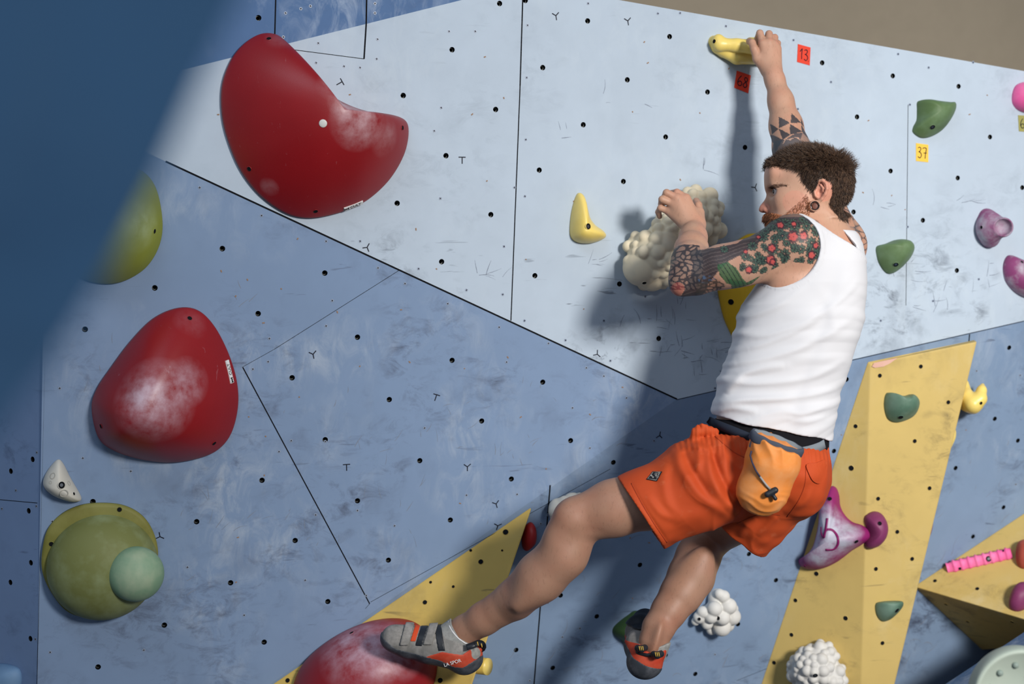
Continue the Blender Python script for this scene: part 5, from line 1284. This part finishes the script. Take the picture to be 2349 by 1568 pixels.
sock = [cone(W(1068,1440,4.14), W(1020,1475,4.14), .0425, .046, .01), cone(W(1058,1450,4.14), W(1070,1495,4.14), .042, .040, .01), func(lambda P: (lambda x, y: (x-np.interp(y, [1415,1440,1465,1480,1500], [1028,1036,1052,1076,1110]))*4.1/F)(*pxy(P, 4.08)), .001, 'int')]
sk_ = sdf_mesh('sock', sock, W(985,1530,4.14)+Vector((0,-.07,0)), W(1120,1405,4.14)+Vector((0,.07,0)), .0022, M['sock'], bodyo); sk_['label'] = 'grey ankle sock with pale trim'
bvh = mkbvh(sk_); P = []; 
for a, b in [(1030,1424),(1034,1438),(1043,1452),(1054,1464),(1068,1474),(1080,1479)]:
    h = hit(sk_, a-2, b)
    if h: P.append(h[0])
bvh = None
if len(P) > 2: tube(P, .0018, 'sock_trim', M['stick'], sk_, 6)
M['gold'] = plain('gold_lettering', (204, 166, 70), .5)
lp_ = [W(1070,1484,4.08), W(1085,1480,4.08), W(1098,1474,4.09), W(1107,1476,4.11), W(1108,1486,4.13), W(1100,1490,4.14), W(1092,1488,4.15)]
lpo = ribbon([Vector(p) for p in catmull([tuple(q) for q in lp_], 5, False)], [(0.1,-1,0.6)]*(6*5+1), .016, .003, 'pull_loop', M['blkp'], SH)
for a, b in ((1095,1474),(1104,1478)):
    ribbon([W(a,b-3,4.068), W(a+2,b+6,4.066)], [(0,-1,0)]*2, .0025, .0006, 'loop_lettering', M['gold'], lpo)
bvh = mkbvh(ho_); c = hit(ho_, 1038, 1518); a = hit(ho_, 1018, 1523); b = hit(ho_, 1058, 1511); bvh = None
if c and a and b: text_mesh('shoe_lettering', 'LA SPOR', .0125, c[0]+c[1]*.003, b[0]-a[0], Vector((0,0,1)), M['stick'], ho_)
# right shoe, seen from behind
lo, hi = W(1420,1575,4.2)+Vector((0,-.2,0)), W(1545,1380,4.2)+Vector((0,.2,0))
shoe = chain([(1478,1514,4.115,.040),(1472,1480,4.17,.040),(1470,1450,4.24,.038),(1480,1425,4.31,.030)], .02)+[ellpx((1480,1522,4.11), (.041,.036,.034), pd(0,1), .02), cone(W(1492,1500,4.10), W(1508,1492,4.10), .034, .022, .02)]
opn = cone(W(1500,1460,4.09), W(1512,1420,4.08), .043, .05)[1]
upper = [func(shoe_sdf), func(opn, .003, 'sub')]
SH2 = sdf_mesh('climbing_shoe', upper, lo, hi, .0026, M['sgrey'], bodyo); SH2['label'] = 'climbing shoe on the hanging foot, heel towards the viewer'
def reg(f): return func(lambda P: f(*pxy(P, 4.1))*4.1/F, .001, 'int')
r1_ = sdf_mesh('rubber_heel', [func(off(shoe_sdf, .003)), reg(lambda x, y: (np.interp(x, [1430,1452,1480,1520,1530], [1470,1505,1520,1532,1530])-y))], lo-Vector((.01,.01,.01)), hi, .0024, M['srub'], SH2)
r2_ = sdf_mesh('heel_panel', [func(off(shoe_sdf, .0018)), func(opn, .003, 'sub'), reg(lambda x, y: np.maximum(1478-y, y-1540))], lo, hi, .0024, M['sred'], SH2)
r3_ = sdf_mesh('sock', [cone(W(1505,1470,4.115), W(1497,1498,4.12), .0385, .036, .01), reg(lambda x, y: np.interp(x, [1455,1480,1530], [1452,1488,1474])-y)], lo, hi, .0024, M['sock'], bodyo)
lp_ = [W(1455,1488,4.12), W(1462,1496,4.085), W(1475,1500,4.07), W(1490,1502,4.06), W(1505,1500,4.06), W(1518,1494,4.07)]
cl_ = tube([Vector(q) for q in catmull([tuple(q) for q in lp_], 5, False)], .0045, 'collar', M['blkp'], SH2)
for (x0_, y0_, Y_, dx_) in ((1463,1486,4.075,16), (1500,1500,4.05,16)):
    pl_ = sdf_mesh('pull_loop', [cone(W(x0_, y0_, Y_), W(x0_+dx_*.5, y0_+2, Y_-.012), .009, .009, .003), cone(W(x0_+dx_*.5, y0_+2, Y_-.012), W(x0_+dx_, y0_-1, Y_), .009, .009, .003)], W(x0_-20, y0_+22, Y_)-Vector((0,.04,0)), W(x0_+36, y0_-22, Y_)+Vector((0,.03,0)), .0018, M['blkp'], SH2)
    for i in range(3): ribbon([W(x0_+3+i*4, y0_-5, Y_-.0235), W(x0_+5+i*4, y0_+5, Y_-.0235)], [(0,-1,0)]*2, .002, .0006, 'loop_lettering', M['gold'], pl_)
sdf_mesh('strap', [func(off(shoe_sdf, .006)), func(opn, .003, 'sub'), reg(lambda x, y: np.maximum(y-1452, 1425-y))], lo, hi, .0026, M['blkp'], SH2)
